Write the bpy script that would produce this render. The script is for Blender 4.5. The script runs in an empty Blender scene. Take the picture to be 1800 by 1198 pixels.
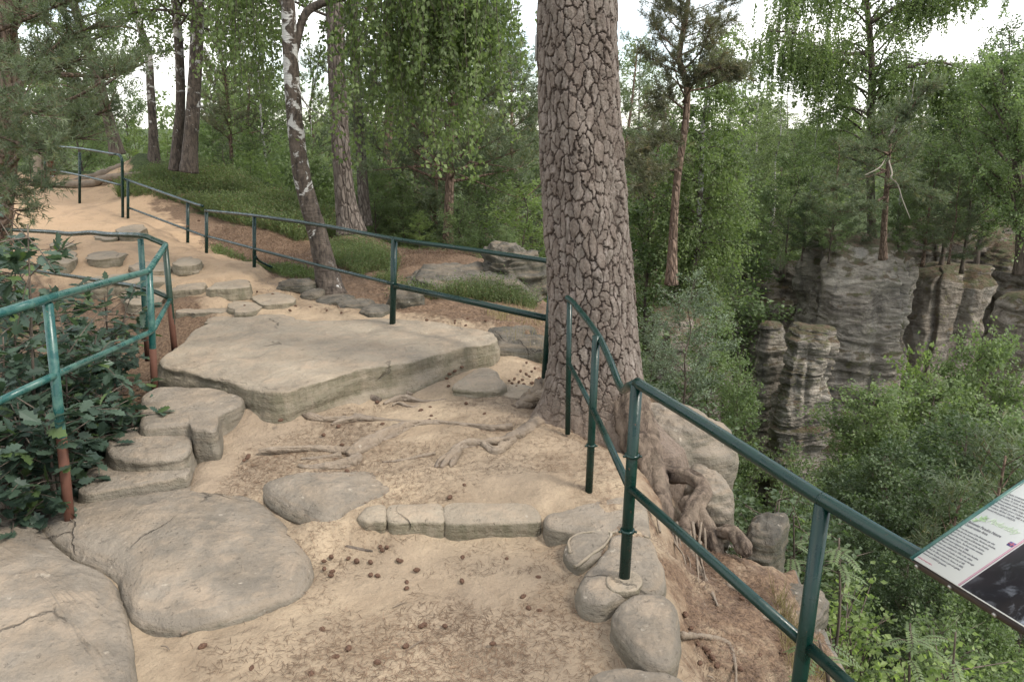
import bpy, math, random
import numpy as np
from math import radians, sin, cos, pi
from mathutils import Vector

# ---------------------------------------------------------------- camera, world, sun
SC = bpy.context.scene
COL = SC.collection
CAMH, PITCH, FPX = 2.2, radians(15.0), 1350.0
cam_d = bpy.data.cameras.new("camera"); cam = bpy.data.objects.new("camera", cam_d); COL.objects.link(cam)
cam_d.sensor_width = 36.0; cam_d.lens = 27.0; cam_d.clip_start = 0.05; cam_d.clip_end = 2000
cam.location = (0, 0, CAMH); cam.rotation_euler = (radians(90) - PITCH, 0, 0)
SC.camera = cam
SUN_EL, SUN_AZ = radians(48), radians(118)      # azimuth clockwise from +Y: light comes from the open gorge side
W = bpy.data.worlds.new("World"); SC.world = W; W.use_nodes = True
nt = W.node_tree; nt.nodes.clear()
wo = nt.nodes.new('ShaderNodeOutputWorld'); bg = nt.nodes.new('ShaderNodeBackground')
sky = nt.nodes.new('ShaderNodeTexSky'); sky.sky_type = 'NISHITA'; sky.sun_disc = False
sky.sun_elevation = SUN_EL; sky.sun_rotation = SUN_AZ
tc = nt.nodes.new('ShaderNodeTexCoord'); mp = nt.nodes.new('ShaderNodeMapping'); mp.inputs['Scale'].default_value = (1, 1, 2.5)
nz = nt.nodes.new('ShaderNodeTexNoise'); nz.inputs['Scale'].default_value = 2.2; nz.inputs['Detail'].default_value = 5
rp = nt.nodes.new('ShaderNodeMapRange'); rp.inputs['From Min'].default_value = 0.42; rp.inputs['From Max'].default_value = 0.60
rp.inputs['To Min'].default_value = 0.22; rp.inputs['To Max'].default_value = 1.0
mx = nt.nodes.new('ShaderNodeMixRGB'); mx.inputs['Color2'].default_value = (8.6, 8.45, 8.1, 1)
nt.links.new(tc.outputs['Generated'], mp.inputs[0]); nt.links.new(mp.outputs[0], nz.inputs['Vector'])
nt.links.new(nz.outputs['Fac'], rp.inputs[0]); nt.links.new(rp.outputs[0], mx.inputs['Fac'])
nt.links.new(sky.outputs[0], mx.inputs['Color1']); nt.links.new(mx.outputs[0], bg.inputs['Color'])
bg.inputs['Strength'].default_value = 0.115
nt.links.new(bg.outputs[0], wo.inputs[0])
sl = bpy.data.lights.new("sun", 'SUN'); sl.energy = 1.5; sl.angle = radians(14); sl.color = (1, .94, .84)
so = bpy.data.objects.new("sun", sl); COL.objects.link(so)
sd = Vector((sin(SUN_AZ) * cos(SUN_EL), cos(SUN_AZ) * cos(SUN_EL), sin(SUN_EL)))
so.rotation_euler = sd.to_track_quat('Z', 'Y').to_euler(); so.location = (20, 20, 40)
SC.view_settings.view_transform = 'Standard'; SC.view_settings.look = 'None'
SC.view_settings.exposure = 1.38; SC.view_settings.gamma = 1.0
SC.render.engine = 'CYCLES'
SC.cycles.max_bounces = 6; SC.cycles.diffuse_bounces = 4; SC.cycles.transmission_bounces = 3; SC.cycles.transparent_max_bounces = 4

# ---------------------------------------------------------------- turning a direction into a place
def ray(px, py):
    u = (px - 900) / FPX; v = (599 - py) / FPX
    return np.array([u, cos(PITCH) + v * sin(PITCH), -sin(PITCH) + v * cos(PITCH)])
CAM = np.array([0, 0, CAMH])
def P(px, py, Y): r = ray(px, py); return CAM + r * (Y / r[1])
def G(px, py, z): r = ray(px, py); return CAM + r * ((z - CAMH) / r[2])

# ---------------------------------------------------------------- noise
def _hash(ix, iy, iz, seed):
    h = (ix.astype(np.int64) * 374761393 + iy.astype(np.int64) * 668265263 + iz.astype(np.int64) * 2147483647 + seed * 974634777) & 0xFFFFFFFF
    h = ((h ^ (h >> 13)) * 1274126177) & 0xFFFFFFFF
    h = ((h ^ (h >> 16)) * 2246822519) & 0xFFFFFFFF
    return ((h ^ (h >> 15)) & 0xFFFFFF) / float(0xFFFFFF)
def vnoise(p, seed=0):
    i = np.floor(p); f = p - i; f = f * f * (3 - 2 * f); i = i.astype(np.int64)
    r = 0
    for dx in (0, 1):
        for dy in (0, 1):
            for dz in (0, 1):
                w = (f[:, 0] if dx else 1 - f[:, 0]) * (f[:, 1] if dy else 1 - f[:, 1]) * (f[:, 2] if dz else 1 - f[:, 2])
                r = r + w * _hash(i[:, 0] + dx, i[:, 1] + dy, i[:, 2] + dz, seed)
    return r * 2 - 1
def fbm(p, oct=4, seed=0, gain=.5):
    a = 1; s = 0; q = np.array(p, float); t = 0
    for k in range(oct):
        s = s + a * vnoise(q, seed + k); t += a; a *= gain; q = q * 2.03 + 17.3
    return s / t

# ---------------------------------------------------------------- mesh helpers
class Geo:
    def __init__(self): self.v = []; self.q = []; self.t = []; self.n = 0; self.a = []
    def add(self, v, q=None, t=None, a=0.0):
        v = np.asarray(v, float).reshape(-1, 3)
        self.v.append(v)
        if q is not None and len(q): self.q.append(np.asarray(q, np.int64) + self.n)
        if t is not None and len(t): self.t.append(np.asarray(t, np.int64) + self.n)
        self.a.append(np.broadcast_to(np.asarray(a, float), (len(v),)).copy())
        self.n += len(v)
    def mesh(self, name, mat, smooth=True, attr='rnd'):
        v = np.concatenate(self.v) if self.v else np.zeros((0, 3))
        q = np.concatenate(self.q) if self.q else np.zeros((0, 4), np.int64)
        t = np.concatenate(self.t) if self.t else np.zeros((0, 3), np.int64)
        me = bpy.data.meshes.new(name)
        me.vertices.add(len(v)); me.vertices.foreach_set('co', v.astype(np.float32).ravel())
        nl = len(q) * 4 + len(t) * 3
        me.loops.add(nl); me.loops.foreach_set('vertex_index', np.concatenate([q.ravel(), t.ravel()]).astype(np.int32))
        me.polygons.add(len(q) + len(t))
        st = np.concatenate([np.arange(len(q)) * 4, len(q) * 4 + np.arange(len(t)) * 3]).astype(np.int32)
        me.polygons.foreach_set('loop_start', st)
        me.polygons.foreach_set('use_smooth', np.full(len(q) + len(t), smooth))
        me.update(calc_edges=True)
        at = me.attributes.new(attr, 'FLOAT', 'POINT'); at.data.foreach_set('value', np.concatenate(self.a).astype(np.float32))
        if mat: me.materials.append(mat)
        return me
    def obj(self, name, mat, parent=None, smooth=True):
        return link(name, self.mesh(name, mat, smooth), parent)
def link(name, me, parent=None):
    o = bpy.data.objects.new(name, me); COL.objects.link(o)
    if parent: o.parent = parent
    return o
def tag(o, label=None, cat=None, group=None, kind=None):
    if label: o['label'] = label
    if cat: o['category'] = cat
    if group: o['group'] = group
    if kind: o['kind'] = kind
    return o
def empty(name, loc, label, cat, group=None):
    o = bpy.data.objects.new(name, None); COL.objects.link(o); o.location = loc; o.empty_display_size = .1
    return tag(o, label, cat, group)
def ceo(o, loc):                       # keep world-space vertices under an Empty placed at loc
    o.location = (-loc[0], -loc[1], -loc[2]); return o
def cat_rom(pts, n):
    p = np.asarray(pts, float); p = np.vstack([2 * p[0] - p[1], p, 2 * p[-1] - p[-2]]); m = len(p) - 3
    u = np.linspace(0, m - 1e-9, n); k = u.astype(int); f = (u - k)[:, None]
    a, b, c, d = p[k], p[k + 1], p[k + 2], p[k + 3]
    return .5 * (2 * b + (c - a) * f + (2 * a - 5 * b + 4 * c - d) * f ** 2 + (3 * b - a - 3 * c + d) * f ** 3)
def frames(c):
    t = np.gradient(c, axis=0); t /= np.linalg.norm(t, axis=1)[:, None] + 1e-12
    ref = np.array([0, 0, 1.]) if abs(t[0][2]) < .8 else np.array([1., 0, 0])
    n = np.cross(t[0], ref); n /= np.linalg.norm(n); N = [n]
    for k in range(1, len(c)):
        n = N[-1] - t[k] * np.dot(N[-1], t[k]); n /= np.linalg.norm(n) + 1e-12; N.append(n)
    N = np.array(N); return t, N, np.cross(t, N)
def tube(g, pts, r, seg=10, n=None, noise=0., ns=8., a=0.0, seed=0, cap=True, lin=False):
    p = np.asarray(pts, float)
    r = np.asarray(r, float)
    if n is None: n = max(3, len(p))
    if lin: c = p; rr = np.broadcast_to(r, (len(p),)).copy(); n = len(p)
    else:
        c = cat_rom(p, n) if len(p) > 2 else p[0] + (p[1] - p[0]) * np.linspace(0, 1, n)[:, None]
        rr = np.interp(np.linspace(0, 1, n), np.linspace(0, 1, len(r)), r) if r.ndim else np.full(n, float(r))
    t, N, B = frames(c)
    th = np.linspace(0, 2 * pi, seg, endpoint=False)
    ring = N[:, None, :] * np.cos(th)[None, :, None] + B[:, None, :] * np.sin(th)[None, :, None]
    v = c[:, None, :] + ring * rr[:, None, None]
    if noise:
        d = fbm(v.reshape(-1, 3) * ns, 4, seed).reshape(n, seg)
        v = v + ring * (d * noise)[:, :, None] * (rr / rr.max())[:, None, None]
    v = v.reshape(-1, 3)
    i = np.arange(n - 1)[:, None] * seg; j = np.arange(seg)[None, :]; j2 = (j + 1) % seg
    q = np.stack([i + j, i + j2, i + seg + j2, i + seg + j], -1).reshape(-1, 4)
    tris = []
    if cap:
        v = np.vstack([v, c[0], c[-1]]); m = n * seg
        jj = np.arange(seg); k2 = (jj + 1) % seg
        tris = np.vstack([np.stack([k2, jj, np.full(seg, m)], -1), np.stack([(n - 1) * seg + jj, (n - 1) * seg + k2, np.full(seg, m + 1)], -1)])
    g.add(v, q, tris if len(tris) else None, a)
def box(g, c, sx, sy, sz, X=(1, 0, 0), Y=(0, 1, 0), Z=(0, 0, 1), a=0):
    c = np.array(c, float); X, Y, Z = (np.array(k, float) for k in (X, Y, Z))
    v = [c + X * sx * i / 2 + Y * sy * j / 2 + Z * sz * k / 2 for i in (-1, 1) for j in (-1, 1) for k in (-1, 1)]
    g.add(v, [(0, 1, 3, 2), (4, 6, 7, 5), (0, 4, 5, 1), (2, 3, 7, 6), (0, 2, 6, 4), (1, 5, 7, 3)], None, a)

# ---------------------------------------------------------------- materials
class M:
    def __init__(s, name):
        s.m = bpy.data.materials.new(name); s.m.use_nodes = True; s.t = s.m.node_tree; s.b = s.t.nodes['Principled BSDF']
        s.o = s.t.nodes['Material Output']
        s.co = s.t.nodes.new('ShaderNodeTexCoord'); s.b.inputs['Specular IOR Level'].default_value = .25
    def n(s, ty, **kw):
        nd = s.t.nodes.new(ty)
        for k, v in kw.items():
            if k in nd.inputs: s.put(nd.inputs[k], v)
            else: setattr(nd, k, v)
        return nd
    def put(s, inp, v):
        if isinstance(v, bpy.types.NodeSocket): s.t.links.new(v, inp)
        else: inp.default_value = v
    def map(s, scale, src='Object'):
        if isinstance(scale, (int, float)): scale = (scale,) * 3
        md = s.n('ShaderNodeMapping'); md.inputs['Scale'].default_value = scale; s.t.links.new(s.co.outputs[src], md.inputs[0]); return md.outputs[0]
    def noise(s, scale, detail=5, rough=.55, vec=None, dist=0):
        nd = s.n('ShaderNodeTexNoise', Scale=1.0 if vec is not None else scale, Detail=float(detail), Roughness=rough, Distortion=float(dist))
        s.t.links.new(vec if vec is not None else s.co.outputs['Object'], nd.inputs['Vector']); return nd.outputs['Fac']
    def rng(s, x, a, b, c=0., d=1.):
        nd = s.n('ShaderNodeMapRange'); s.put(nd.inputs[0], x)
        for k, v in zip((1, 2, 3, 4), (a, b, c, d)): nd.inputs[k].default_value = v
        return nd.outputs[0]
    def mix(s, f, c1, c2, mode='MIX'):
        nd = s.n('ShaderNodeMixRGB', blend_type=mode); s.put(nd.inputs[0], f)
        for k, c in ((1, c1), (2, c2)): s.put(nd.inputs[k], c if isinstance(c, bpy.types.NodeSocket) else (*c, 1))
        return nd.outputs[0]
    def math(s, op, a, b=0.):
        nd = s.n('ShaderNodeMath', operation=op); s.put(nd.inputs[0], a); s.put(nd.inputs[1], b); return nd.outputs[0]
    def attr(s, name): return s.n('ShaderNodeAttribute', attribute_name=name).outputs['Fac']
    def nz(s):
        g = s.n('ShaderNodeNewGeometry'); x = s.n('ShaderNodeSeparateXYZ'); s.t.links.new(g.outputs['Normal'], x.inputs[0]); return x.outputs[2]
    def oz(s):
        x = s.n('ShaderNodeSeparateXYZ'); s.t.links.new(s.co.outputs['Object'], x.inputs[0]); return x.outputs[2]
    def bump(s, h, dist=.01, strength=1., prev=None):
        nd = s.n('ShaderNodeBump', Strength=strength, Distance=dist); s.put(nd.inputs['Height'], h)
        if prev is not None: s.put(nd.inputs['Normal'], prev)
        return nd.outputs[0]
    def done(s, col, rough=.85, bump=None):
        s.put(s.b.inputs['Base Color'], col if isinstance(col, bpy.types.NodeSocket) else (*col, 1)); s.put(s.b.inputs['Roughness'], rough)
        if bump is not None: s.put(s.b.inputs['Normal'], bump)
        return s.m
MAT = {}
def sand_mat():
    m = M('sand'); big = m.noise(.55, 4); mid = m.noise(3.5, 6, .6); fine = m.noise(60, 4, .7); gr = m.noise(350, 3, .7)
    c = m.mix(m.rng(mid, .35, .65), (.275, .212, .145), (.385, .30, .205))
    c = m.mix(m.rng(big, .4, .6, 0, .55), c, (.245, .19, .14))
    c = m.mix(m.math('MULTIPLY', m.attr('warm'), .8), c, (.44, .30, .185))
    c = m.mix(m.rng(fine, .58, .78, 0, .4), c, (.24, .16, .10))
    c = m.mix(m.rng(m.noise(1.3, 6, .7, dist=1.2), .5, .62, 0, .5), c, (.205, .15, .10))
    c = m.mix(m.rng(m.noise(110, 2, .6), .66, .70, 0, .6), c, (.15, .11, .08))
    # brown needle-strewn soil and green moss, worn in by place
    lit = m.mix(m.rng(m.noise(38, 5, .75), .35, .65), (.075, .046, .030), (.23, .155, .10))
    lf = m.math('ADD', m.attr('litter'), m.rng(mid, .3, .7, -.35, .35))
    c = m.mix(m.rng(lf, .35, .65), c, lit)
    gf = m.math('ADD', m.attr('green'), m.rng(m.noise(2.4, 5, .65), .3, .7, -.3, .3))
    grn = m.mix(m.rng(m.noise(20, 5, .7), .35, .65), (.022, .034, .012), (.075, .10, .035))
    c = m.mix(m.rng(gf, .4, .6), c, grn)
    rf = m.attr('rocky')
    rk = m.mix(m.rng(m.noise(1, 6, .7, m.map((1.2, 1.2, 5))), .35, .65), (.07, .065, .055), (.22, .20, .17))
    c = m.mix(m.rng(rf, .4, .6), c, rk)
    h = m.math('ADD', m.math('MULTIPLY', m.noise(28, 5, .65), 1.0), m.math('MULTIPLY', gr, .35))
    h = m.math('ADD', h, m.math('MULTIPLY', m.noise(7, 4), 2.6))
    return m.done(c, .95, m.bump(h, .022, .8))
def stone_mat(name, c1, c2, algae_shade=(.105, .098, .072), af=.6, sandy=.5):
    m = M(name); mid = m.noise(2.6, 6, .6, dist=.6); fine = m.noise(45, 5, .7); spk = m.noise(16, 3, .5)
    c = m.mix(m.rng(mid, .35, .65), c1, c2)
    c = m.mix(m.rng(m.noise(1, 4, .6, m.map((3, 3, 30))), .45, .7, 0, .35), c, (.28, .21, .14))
    c = m.mix(m.rng(fine, .5, .8, 0, .35), c, tuple(k * .55 for k in c1))
    c = m.mix(m.rng(spk, .68, .74, 0, .5), c, (.42, .37, .30))
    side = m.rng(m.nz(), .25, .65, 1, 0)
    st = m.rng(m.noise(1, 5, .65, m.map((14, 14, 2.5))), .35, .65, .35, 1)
    c = m.mix(m.math('MULTIPLY', m.math('MULTIPLY', side, st), af), c, algae_shade)  # steep faces: streaky algae tint, with shade painted into its darker tone
    top = m.math('MULTIPLY', m.rng(m.nz(), .9, .99), m.rng(m.noise(4.5, 6, .7), .48, .66, 0, sandy))
    c = m.mix(top, c, (.32, .25, .18))
    vo = m.n('ShaderNodeTexVoronoi', feature='DISTANCE_TO_EDGE', Scale=1.0); wv = m.n('ShaderNodeMixRGB'); wv.inputs[0].default_value = .35; nn = m.n('ShaderNodeTexNoise', Scale=3., Detail=6.); m.t.links.new(m.co.outputs['Object'], nn.inputs['Vector']); m.t.links.new(m.map(1.3), wv.inputs[1]); m.t.links.new(nn.outputs['Color'], wv.inputs[2]); m.t.links.new(wv.outputs[0], vo.inputs['Vector'])
    crk = m.math('MULTIPLY', m.rng(vo.outputs['Distance'], 0, .010, 1, 0), m.rng(m.noise(1.7, 3), .55, .62)); c = m.mix(m.math('MULTIPLY', crk, .5), c, (.06, .05, .04))
    pit = m.rng(m.noise(26, 3, .6), .64, .74)
    h = m.math('SUBTRACT', m.math('ADD', m.math('MULTIPLY', m.noise(9, 6, .6), 2.2), m.math('MULTIPLY', fine, .55)), m.math('ADD', m.math('MULTIPLY', pit, .5), m.math('MULTIPLY', crk, 1.)))
    h = m.math('ADD', h, m.math('MULTIPLY', m.noise(1, 5, .6, m.map((5, 5, 38))), .8))
    return m.done(c, .9, m.bump(h, .018, .95))
def cliff_mat(name, c1, c2, moss=.8):
    m = M(name); strat = m.noise(1, 7, .68, m.map((1.1, 1.1, 3.6)), dist=1.); bl = m.noise(.55, 5, .6)
    c = m.mix(m.rng(strat, .36, .62), c1, c2)
    c = m.mix(m.rng(bl, .45, .6, 0, .55), c, (.12, .10, .085))
    c = m.mix(m.rng(m.noise(1, 6, .7, m.map((2.6, 2.6, .5))), .52, .68, 0, .7), c, (.33, .31, .28))
    c = m.mix(m.rng(m.noise(1, 5, .6, m.map((1.3, 1.3, .35))), .55, .68, 0, .7), c, (.05, .044, .038))
    c = m.mix(m.rng(m.noise(2.2, 5, .7), .6, .68, 0, .55), c, (.20, .21, .06))
    up = m.math('ADD', m.nz(), m.rng(m.noise(1.6, 5, .7), .3, .7, -.35, .35))
    ms = m.mix(m.rng(m.noise(3.5, 5, .7), .4, .6), (.10, .062, .035), (.06, .072, .022))
    c = m.mix(m.rng(up, .35, .6, 0, moss), c, ms)
    h = m.math('ADD', m.math('MULTIPLY', strat, 1.5), m.noise(6, 6, .7))
    return m.done(c, .95, m.bump(h, .16, 1.))
def bark_mat(name, kind):
    m = M(name)
    if kind == 'big':      # plate mask comes as vertex value: 0 crack .. 1 plate
        pl = m.attr('rnd'); n1 = m.noise(1, 6, .65, m.map((14, 14, 5))); n2 = m.noise(60, 5, .7)
        c = m.mix(m.rng(n1, .35, .65), (.095, .080, .067), (.215, .187, .160))
        c = m.mix(m.rng(m.noise(1, 4, .6, m.map((30, 30, 12))), .5, .7, 0, .6), c, (.34, .29, .26))
        c = m.mix(m.rng(m.attr('cell'), 0, 1, .0, .55), c, (.12, .090, .072)); c = m.mix(m.rng(n2, .5, .75, 0, .5), c, (.10, .065, .05))
        c = m.mix(m.rng(pl, .55, 1., .55, 0), c, (.075, .052, .042)); c = m.mix(m.rng(pl, .05, .6, .9, 0), c, (.032, .024, .019))
        c = m.mix(m.rng(m.oz(), .0, .5, .6, 0), c, m.mix(m.rng(n2, .35, .65), (.095, .068, .05), (.215, .165, .125)))
        return m.done(c, .9, m.bump(m.math('ADD', n1, m.math('MULTIPLY', n2, .5)), .02, .8))
    if kind == 'pine' or kind == 'redpine':
        vo = m.n('ShaderNodeTexVoronoi', feature='DISTANCE_TO_EDGE', Scale=1.0)
        w = m.n('ShaderNodeMixRGB'); w.inputs[0].default_value = .12
        mpv = m.map((16, 16, 5)); nn = m.n('ShaderNodeTexNoise', Scale=9., Detail=4.); m.t.links.new(m.co.outputs['Object'], nn.inputs['Vector'])
        m.t.links.new(mpv, w.inputs[1]); m.t.links.new(nn.outputs['Color'], w.inputs[2]); m.t.links.new(w.outputs[0], vo.inputs['Vector'])
        e = vo.outputs['Distance']; f = m.noise(1, 5, .65, m.map((16, 16, 4)))
        if kind == 'pine': c = m.mix(m.rng(f, .35, .65), (.075, .060, .050), (.175, .148, .125))
        else: c = m.mix(m.rng(f, .35, .65), (.11, .075, .055), (.22, .155, .115))
        c = m.mix(m.rng(e, .0, .10, .55, 0), c, (.05, .037, .03))
        return m.done(c, .9, m.bump(m.math('ADD', m.rng(e, 0, .2), m.math('MULTIPLY', f, .5)), .03))
    if kind == 'birch':
        z = m.attr('rnd')      # 1 at the foot, 0 high up: old birches carry black cracked bark low down
        b1 = m.noise(1, 5, .65, m.map((5, 5, 5.5)), dist=.8); b2 = m.noise(1, 4, .6, m.map((6, 6, 45)))
        c = m.mix(m.rng(b2, .35, .65), (.33, .32, .30), (.50, .49, .46))
        c = m.mix(m.rng(b2, .6, .68, 0, .75), c, (.06, .055, .05))
        k = m.math('ADD', b1, m.math('MULTIPLY', z, .28))
        dark = m.mix(m.rng(m.noise(1, 6, .7, m.map((25, 25, 8))), .35, .65), (.025, .020, .016), (.12, .095, .075))
        c = m.mix(m.rng(k, .565, .61), c, dark)
        return m.done(c, .75, m.bump(m.math('ADD', b2, m.math('MULTIPLY', k, 2.)), .012))
    if kind == 'rootbark':
        f = m.noise(1, 6, .7, m.map((16, 16, 5)), dist=.6); c = m.mix(m.rng(f, .38, .62), (.04, .029, .022), (.165, .125, .095)); c = m.mix(m.rng(m.noise(5, 4), .45, .65, 0, .35), c, (.24, .19, .14))
        return m.done(c, .95, m.bump(f, .03, 1.))
    c = m.mix(m.rng(m.noise(1, 5, .65, m.map((16, 16, 3))), .35, .65), (.045, .035, .028), (.15, .12, .095))
    return m.done(c, .9, m.bump(m.noise(1, 5, .6, m.map((20, 20, 4))), .02))
def grey(c, k=.17): l = .3 * c[0] + .6 * c[1] + .1 * c[2]; return tuple(x * (1 - k) + l * k * 1.05 for x in c)
def leaf_mat(name, c1, c2, trans=.35, c3=None, rough=.5):
    c1, c2 = grey(c1), grey(c2)
    m = M(name); r = m.attr('rnd')
    c = m.mix(m.rng(r, 0, 1), c1, c2)
    if c3: c = m.mix(m.rng(r, .9, .95), c, c3)
    c = m.mix(m.rng(m.noise(1.1, 3), .4, .62, 0, .5), c, tuple(k * .55 for k in c1))
    c = m.done(c, rough) and c
    m.b.inputs['Specular IOR Level'].default_value = .3
    tr = m.n('ShaderNodeBsdfTranslucent'); m.t.links.new(m.mix(1., c, (1.5, 1.7, .9), 'MULTIPLY'), tr.inputs[0])
    ms = m.n('ShaderNodeMixShader'); ms.inputs[0].default_value = trans
    m.t.links.new(m.b.outputs[0], ms.inputs[1]); m.t.links.new(tr.outputs[0], ms.inputs[2]); m.t.links.new(ms.outputs[0], m.o.inputs[0])
    return m.m
def plain(name, c, rough=.6, nsc=20, amt=.35, metal=0, dark=None):
    m = M(name); d = dark or tuple(k * .6 for k in c)
    cc = m.mix(m.rng(m.noise(nsc, 5, .65), .4, .7, 0, amt), c, d); m.b.inputs['Metallic'].default_value = metal
    return m.done(cc, rough, m.bump(m.noise(nsc * 3, 3), .002, .3))
def paint_mat(name, c, worn, rust=None, wf=.5):
    m = M(name); n1 = m.noise(1, 6, .7, m.map((9, 9, 9)), dist=.5)
    cc = m.mix(m.rng(n1, .45, .62, 0, wf), c, worn)
    cc = m.mix(m.rng(m.noise(40, 4, .7), .66, .72, 0, .8), cc, rust or (.12, .05, .03))
    m.b.inputs['Specular IOR Level'].default_value = .38
    return m.done(cc, m.rng(n1, .4, .6, .2, .42), m.bump(m.noise(55, 4), .0015, .6))
MAT['sand'] = sand_mat()
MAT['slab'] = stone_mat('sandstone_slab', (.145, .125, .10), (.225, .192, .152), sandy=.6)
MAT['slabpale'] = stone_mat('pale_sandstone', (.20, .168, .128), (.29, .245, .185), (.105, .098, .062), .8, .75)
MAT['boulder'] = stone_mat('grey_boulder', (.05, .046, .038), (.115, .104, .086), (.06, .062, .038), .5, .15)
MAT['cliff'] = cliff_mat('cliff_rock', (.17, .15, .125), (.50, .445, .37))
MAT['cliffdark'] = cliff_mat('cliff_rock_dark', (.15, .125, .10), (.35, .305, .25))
MAT['bigbark'] = bark_mat('plated_pine_bark', 'big'); MAT['pinebark'] = bark_mat('pine_bark', 'pine'); MAT['redbark'] = bark_mat('red_pine_bark', 'redpine')
MAT['birchbark'] = bark_mat('birch_bark', 'birch'); MAT['darkbark'] = bark_mat('dark_bark', 'dark')
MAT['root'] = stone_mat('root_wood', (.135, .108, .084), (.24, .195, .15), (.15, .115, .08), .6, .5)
MAT['rootbark'] = bark_mat('root_bark', 'rootbark')
MAT['green'] = paint_mat('dark_green_paint', (.0018, .018, .0135), (.005, .032, .024), wf=.35)
MAT['teal'] = paint_mat('weathered_teal_paint', (.012, .062, .056), (.07, .145, .115), (.19, .085, .045), .75)
MAT['rust'] = plain('rusty_primer', (.095, .042, .028), .75, 30, .6, 0, (.08, .035, .02))
MAT['darkgreen'] = paint_mat('old_olive_paint', (.012, .030, .020), (.03, .05, .032), wf=.5)
# ---------------------------------------------------------------- terrain
CP = []
def cz(z, *pp):
    for px, py in pp: CP.append(G(px, py, z))
def cy(*pp):
    for px, py, Y in pp: CP.append(P(px, py, Y))
def cw(*pp):
    for p in pp: CP.append(np.array(p, float))
cz(-.01, (100, 1190), (500, 1190), (900, 1190), (1080, 1190), (600, 980), (800, 965), (970, 965), (560, 1060), (300, 1080), (60, 1000), (900, 1060), (700, 1100), (1040, 1090))
cz(.02, (520, 930), (600, 955), (480, 890)); cw((0, .3, -.02), (-2, .5, 0), (1, .6, -.03), (0, -3, -.05), (-3, -2, 0))
cz(.11, (650, 895), (780, 890), (940, 890), (560, 850), (420, 830), (1020, 880), (1090, 880), (1120, 940))
cz(.15, (360, 800), (400, 780), (350, 825), (345, 850), (480, 800)); cz(.12, (480, 862), (540, 915), (600, 915), (620, 880)); cz(-.05, (100, 900), (200, 890), (300, 870), (-80, 950), (280, 940), (60, 1030)); cz(.015, (150, 992), (212, 1055), (236, 1115), (100, 958)); cz(.045, (1035, 1075), (1005, 1010), (1065, 1130), (980, 1000));
cz(.14, (380, 790), (700, 800), (900, 820), (1020, 800)); cz(.19, (480, 755)); cz(.17, (620, 745), (780, 740), (900, 715), (800, 690), (950, 690), (700, 675), (990, 760))
cz(.19, (850, 660), (930, 660)); cz(.24, (900, 625), (960, 640))
cz(.34, (420, 620), (600, 630), (760, 600), (350, 600), (820, 590), (500, 600)); cz(.385, (690, 572), (800, 566), (880, 568), (560, 560), (450, 560)); cz(.42, (450, 545), (340, 540), (620, 540), (300, 500), (240, 520))
cz(.49, (450, 500), (350, 480), (520, 500))
cy((200, 430, 11), (300, 420, 12), (420, 470, 10), (100, 450, 10.3), (150, 380, 14), (60, 370, 14.5), (0, 400, 13), (150, 345, 17), (60, 330, 19), (240, 380, 14.3), (0, 320, 20), (330, 430, 12.2),
   (140, 330, 18.5), (60, 312, 21), (215, 345, 16.8))
cy((350, 302, 16.5), (450, 345, 15.5), (250, 300, 18), (550, 430, 12.5), (300, 350, 15), (480, 400, 13), (600, 425, 13), (400, 320, 16), (150, 312, 20.5))
cy((600, 500, 9.5), (720, 445, 12), (760, 480, 10.5), (760, 555, 7.9), (860, 560, 7.7), (640, 540, 8.6), (560, 520, 9.2), (450, 465, 11), (650, 440, 12), (850, 450, 11.8), (800, 450, 12.5))
cy((930, 590, 7.2), (980, 560, 8.2))
cz(.20, (395, 768), (378, 772), (430, 758)); cz(.27, (440, 712), (425, 725)); cz(.255, (490, 726)); cz(.20, (560, 722)); cz(.14, (640, 716)); cz(.16, (360, 790), (345, 815))
# shaded hollow under the oak, left of the path
cw((-2.55, 3.6, -.25), (-3.2, 4.2, -.5), (-2.75, 4.7, -.2), (-2.6, 5.6, -.25), (-3.6, 6, -.3), (-4.5, 5, -.5), (-3.2, 7.3, .15), (-2.9, 6.6, -.05), (-5.5, 8, .3), (-4.4, 8.6, .4), (-6, 6, -.2), (-9, 6, .1), (-8, 10, .7), (-10, 14, 1.2), (-16, 18, 1.5))
# right verge beyond the railing, then the drop into the gorge
cz(-.30, (1190, 960), (1235, 965), (1285, 985), (1215, 1010)); cz(-.26, (1222, 1060), (1235, 1110)); cz(-.24, (1235, 1190)); cz(-.32, (1300, 1150), (1350, 1050), (1290, 1040)); cz(-.46, (1430, 1080), (1400, 995)); cz(-.62, (1485, 1175))
cz(.10, (1125, 900), (1135, 950), (1120, 860), (1150, 1000), (1160, 1060), (1170, 1130)); cw((.95, 4.85, -.02), (1.05, 4.5, -.22), (1.25, 4.4, -.4), (1.4, 5.2, -.7))
cw((2.6, 3.3, -2.2), (2.4, 2.2, -1.4), (2.2, 1.0, -1.2), (1.9, 4.6, -1.6), (1.6, 5.6, -1.6), (1.7, 6.6, -1.6), (2.4, 8, -2.2), (2.2, 10, -1.4), (1.6, 12, -1.5), (3.5, 1, -3.5), (3.6, 4, -5), (4, 7, -5.5), (4, 10, -5),
   (6, 3, -8), (6, 8, -9), (8, 0, -9), (9, 6, -11), (9, 12, -11), (5, 14, -7), (6, 20, -8), (11, 18, -12), (16, 14, -13), (18, 22, -13), (12, 25, -12), (20, 5, -13), (3, 17, -4.5), (1, 15, -2.2))
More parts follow.
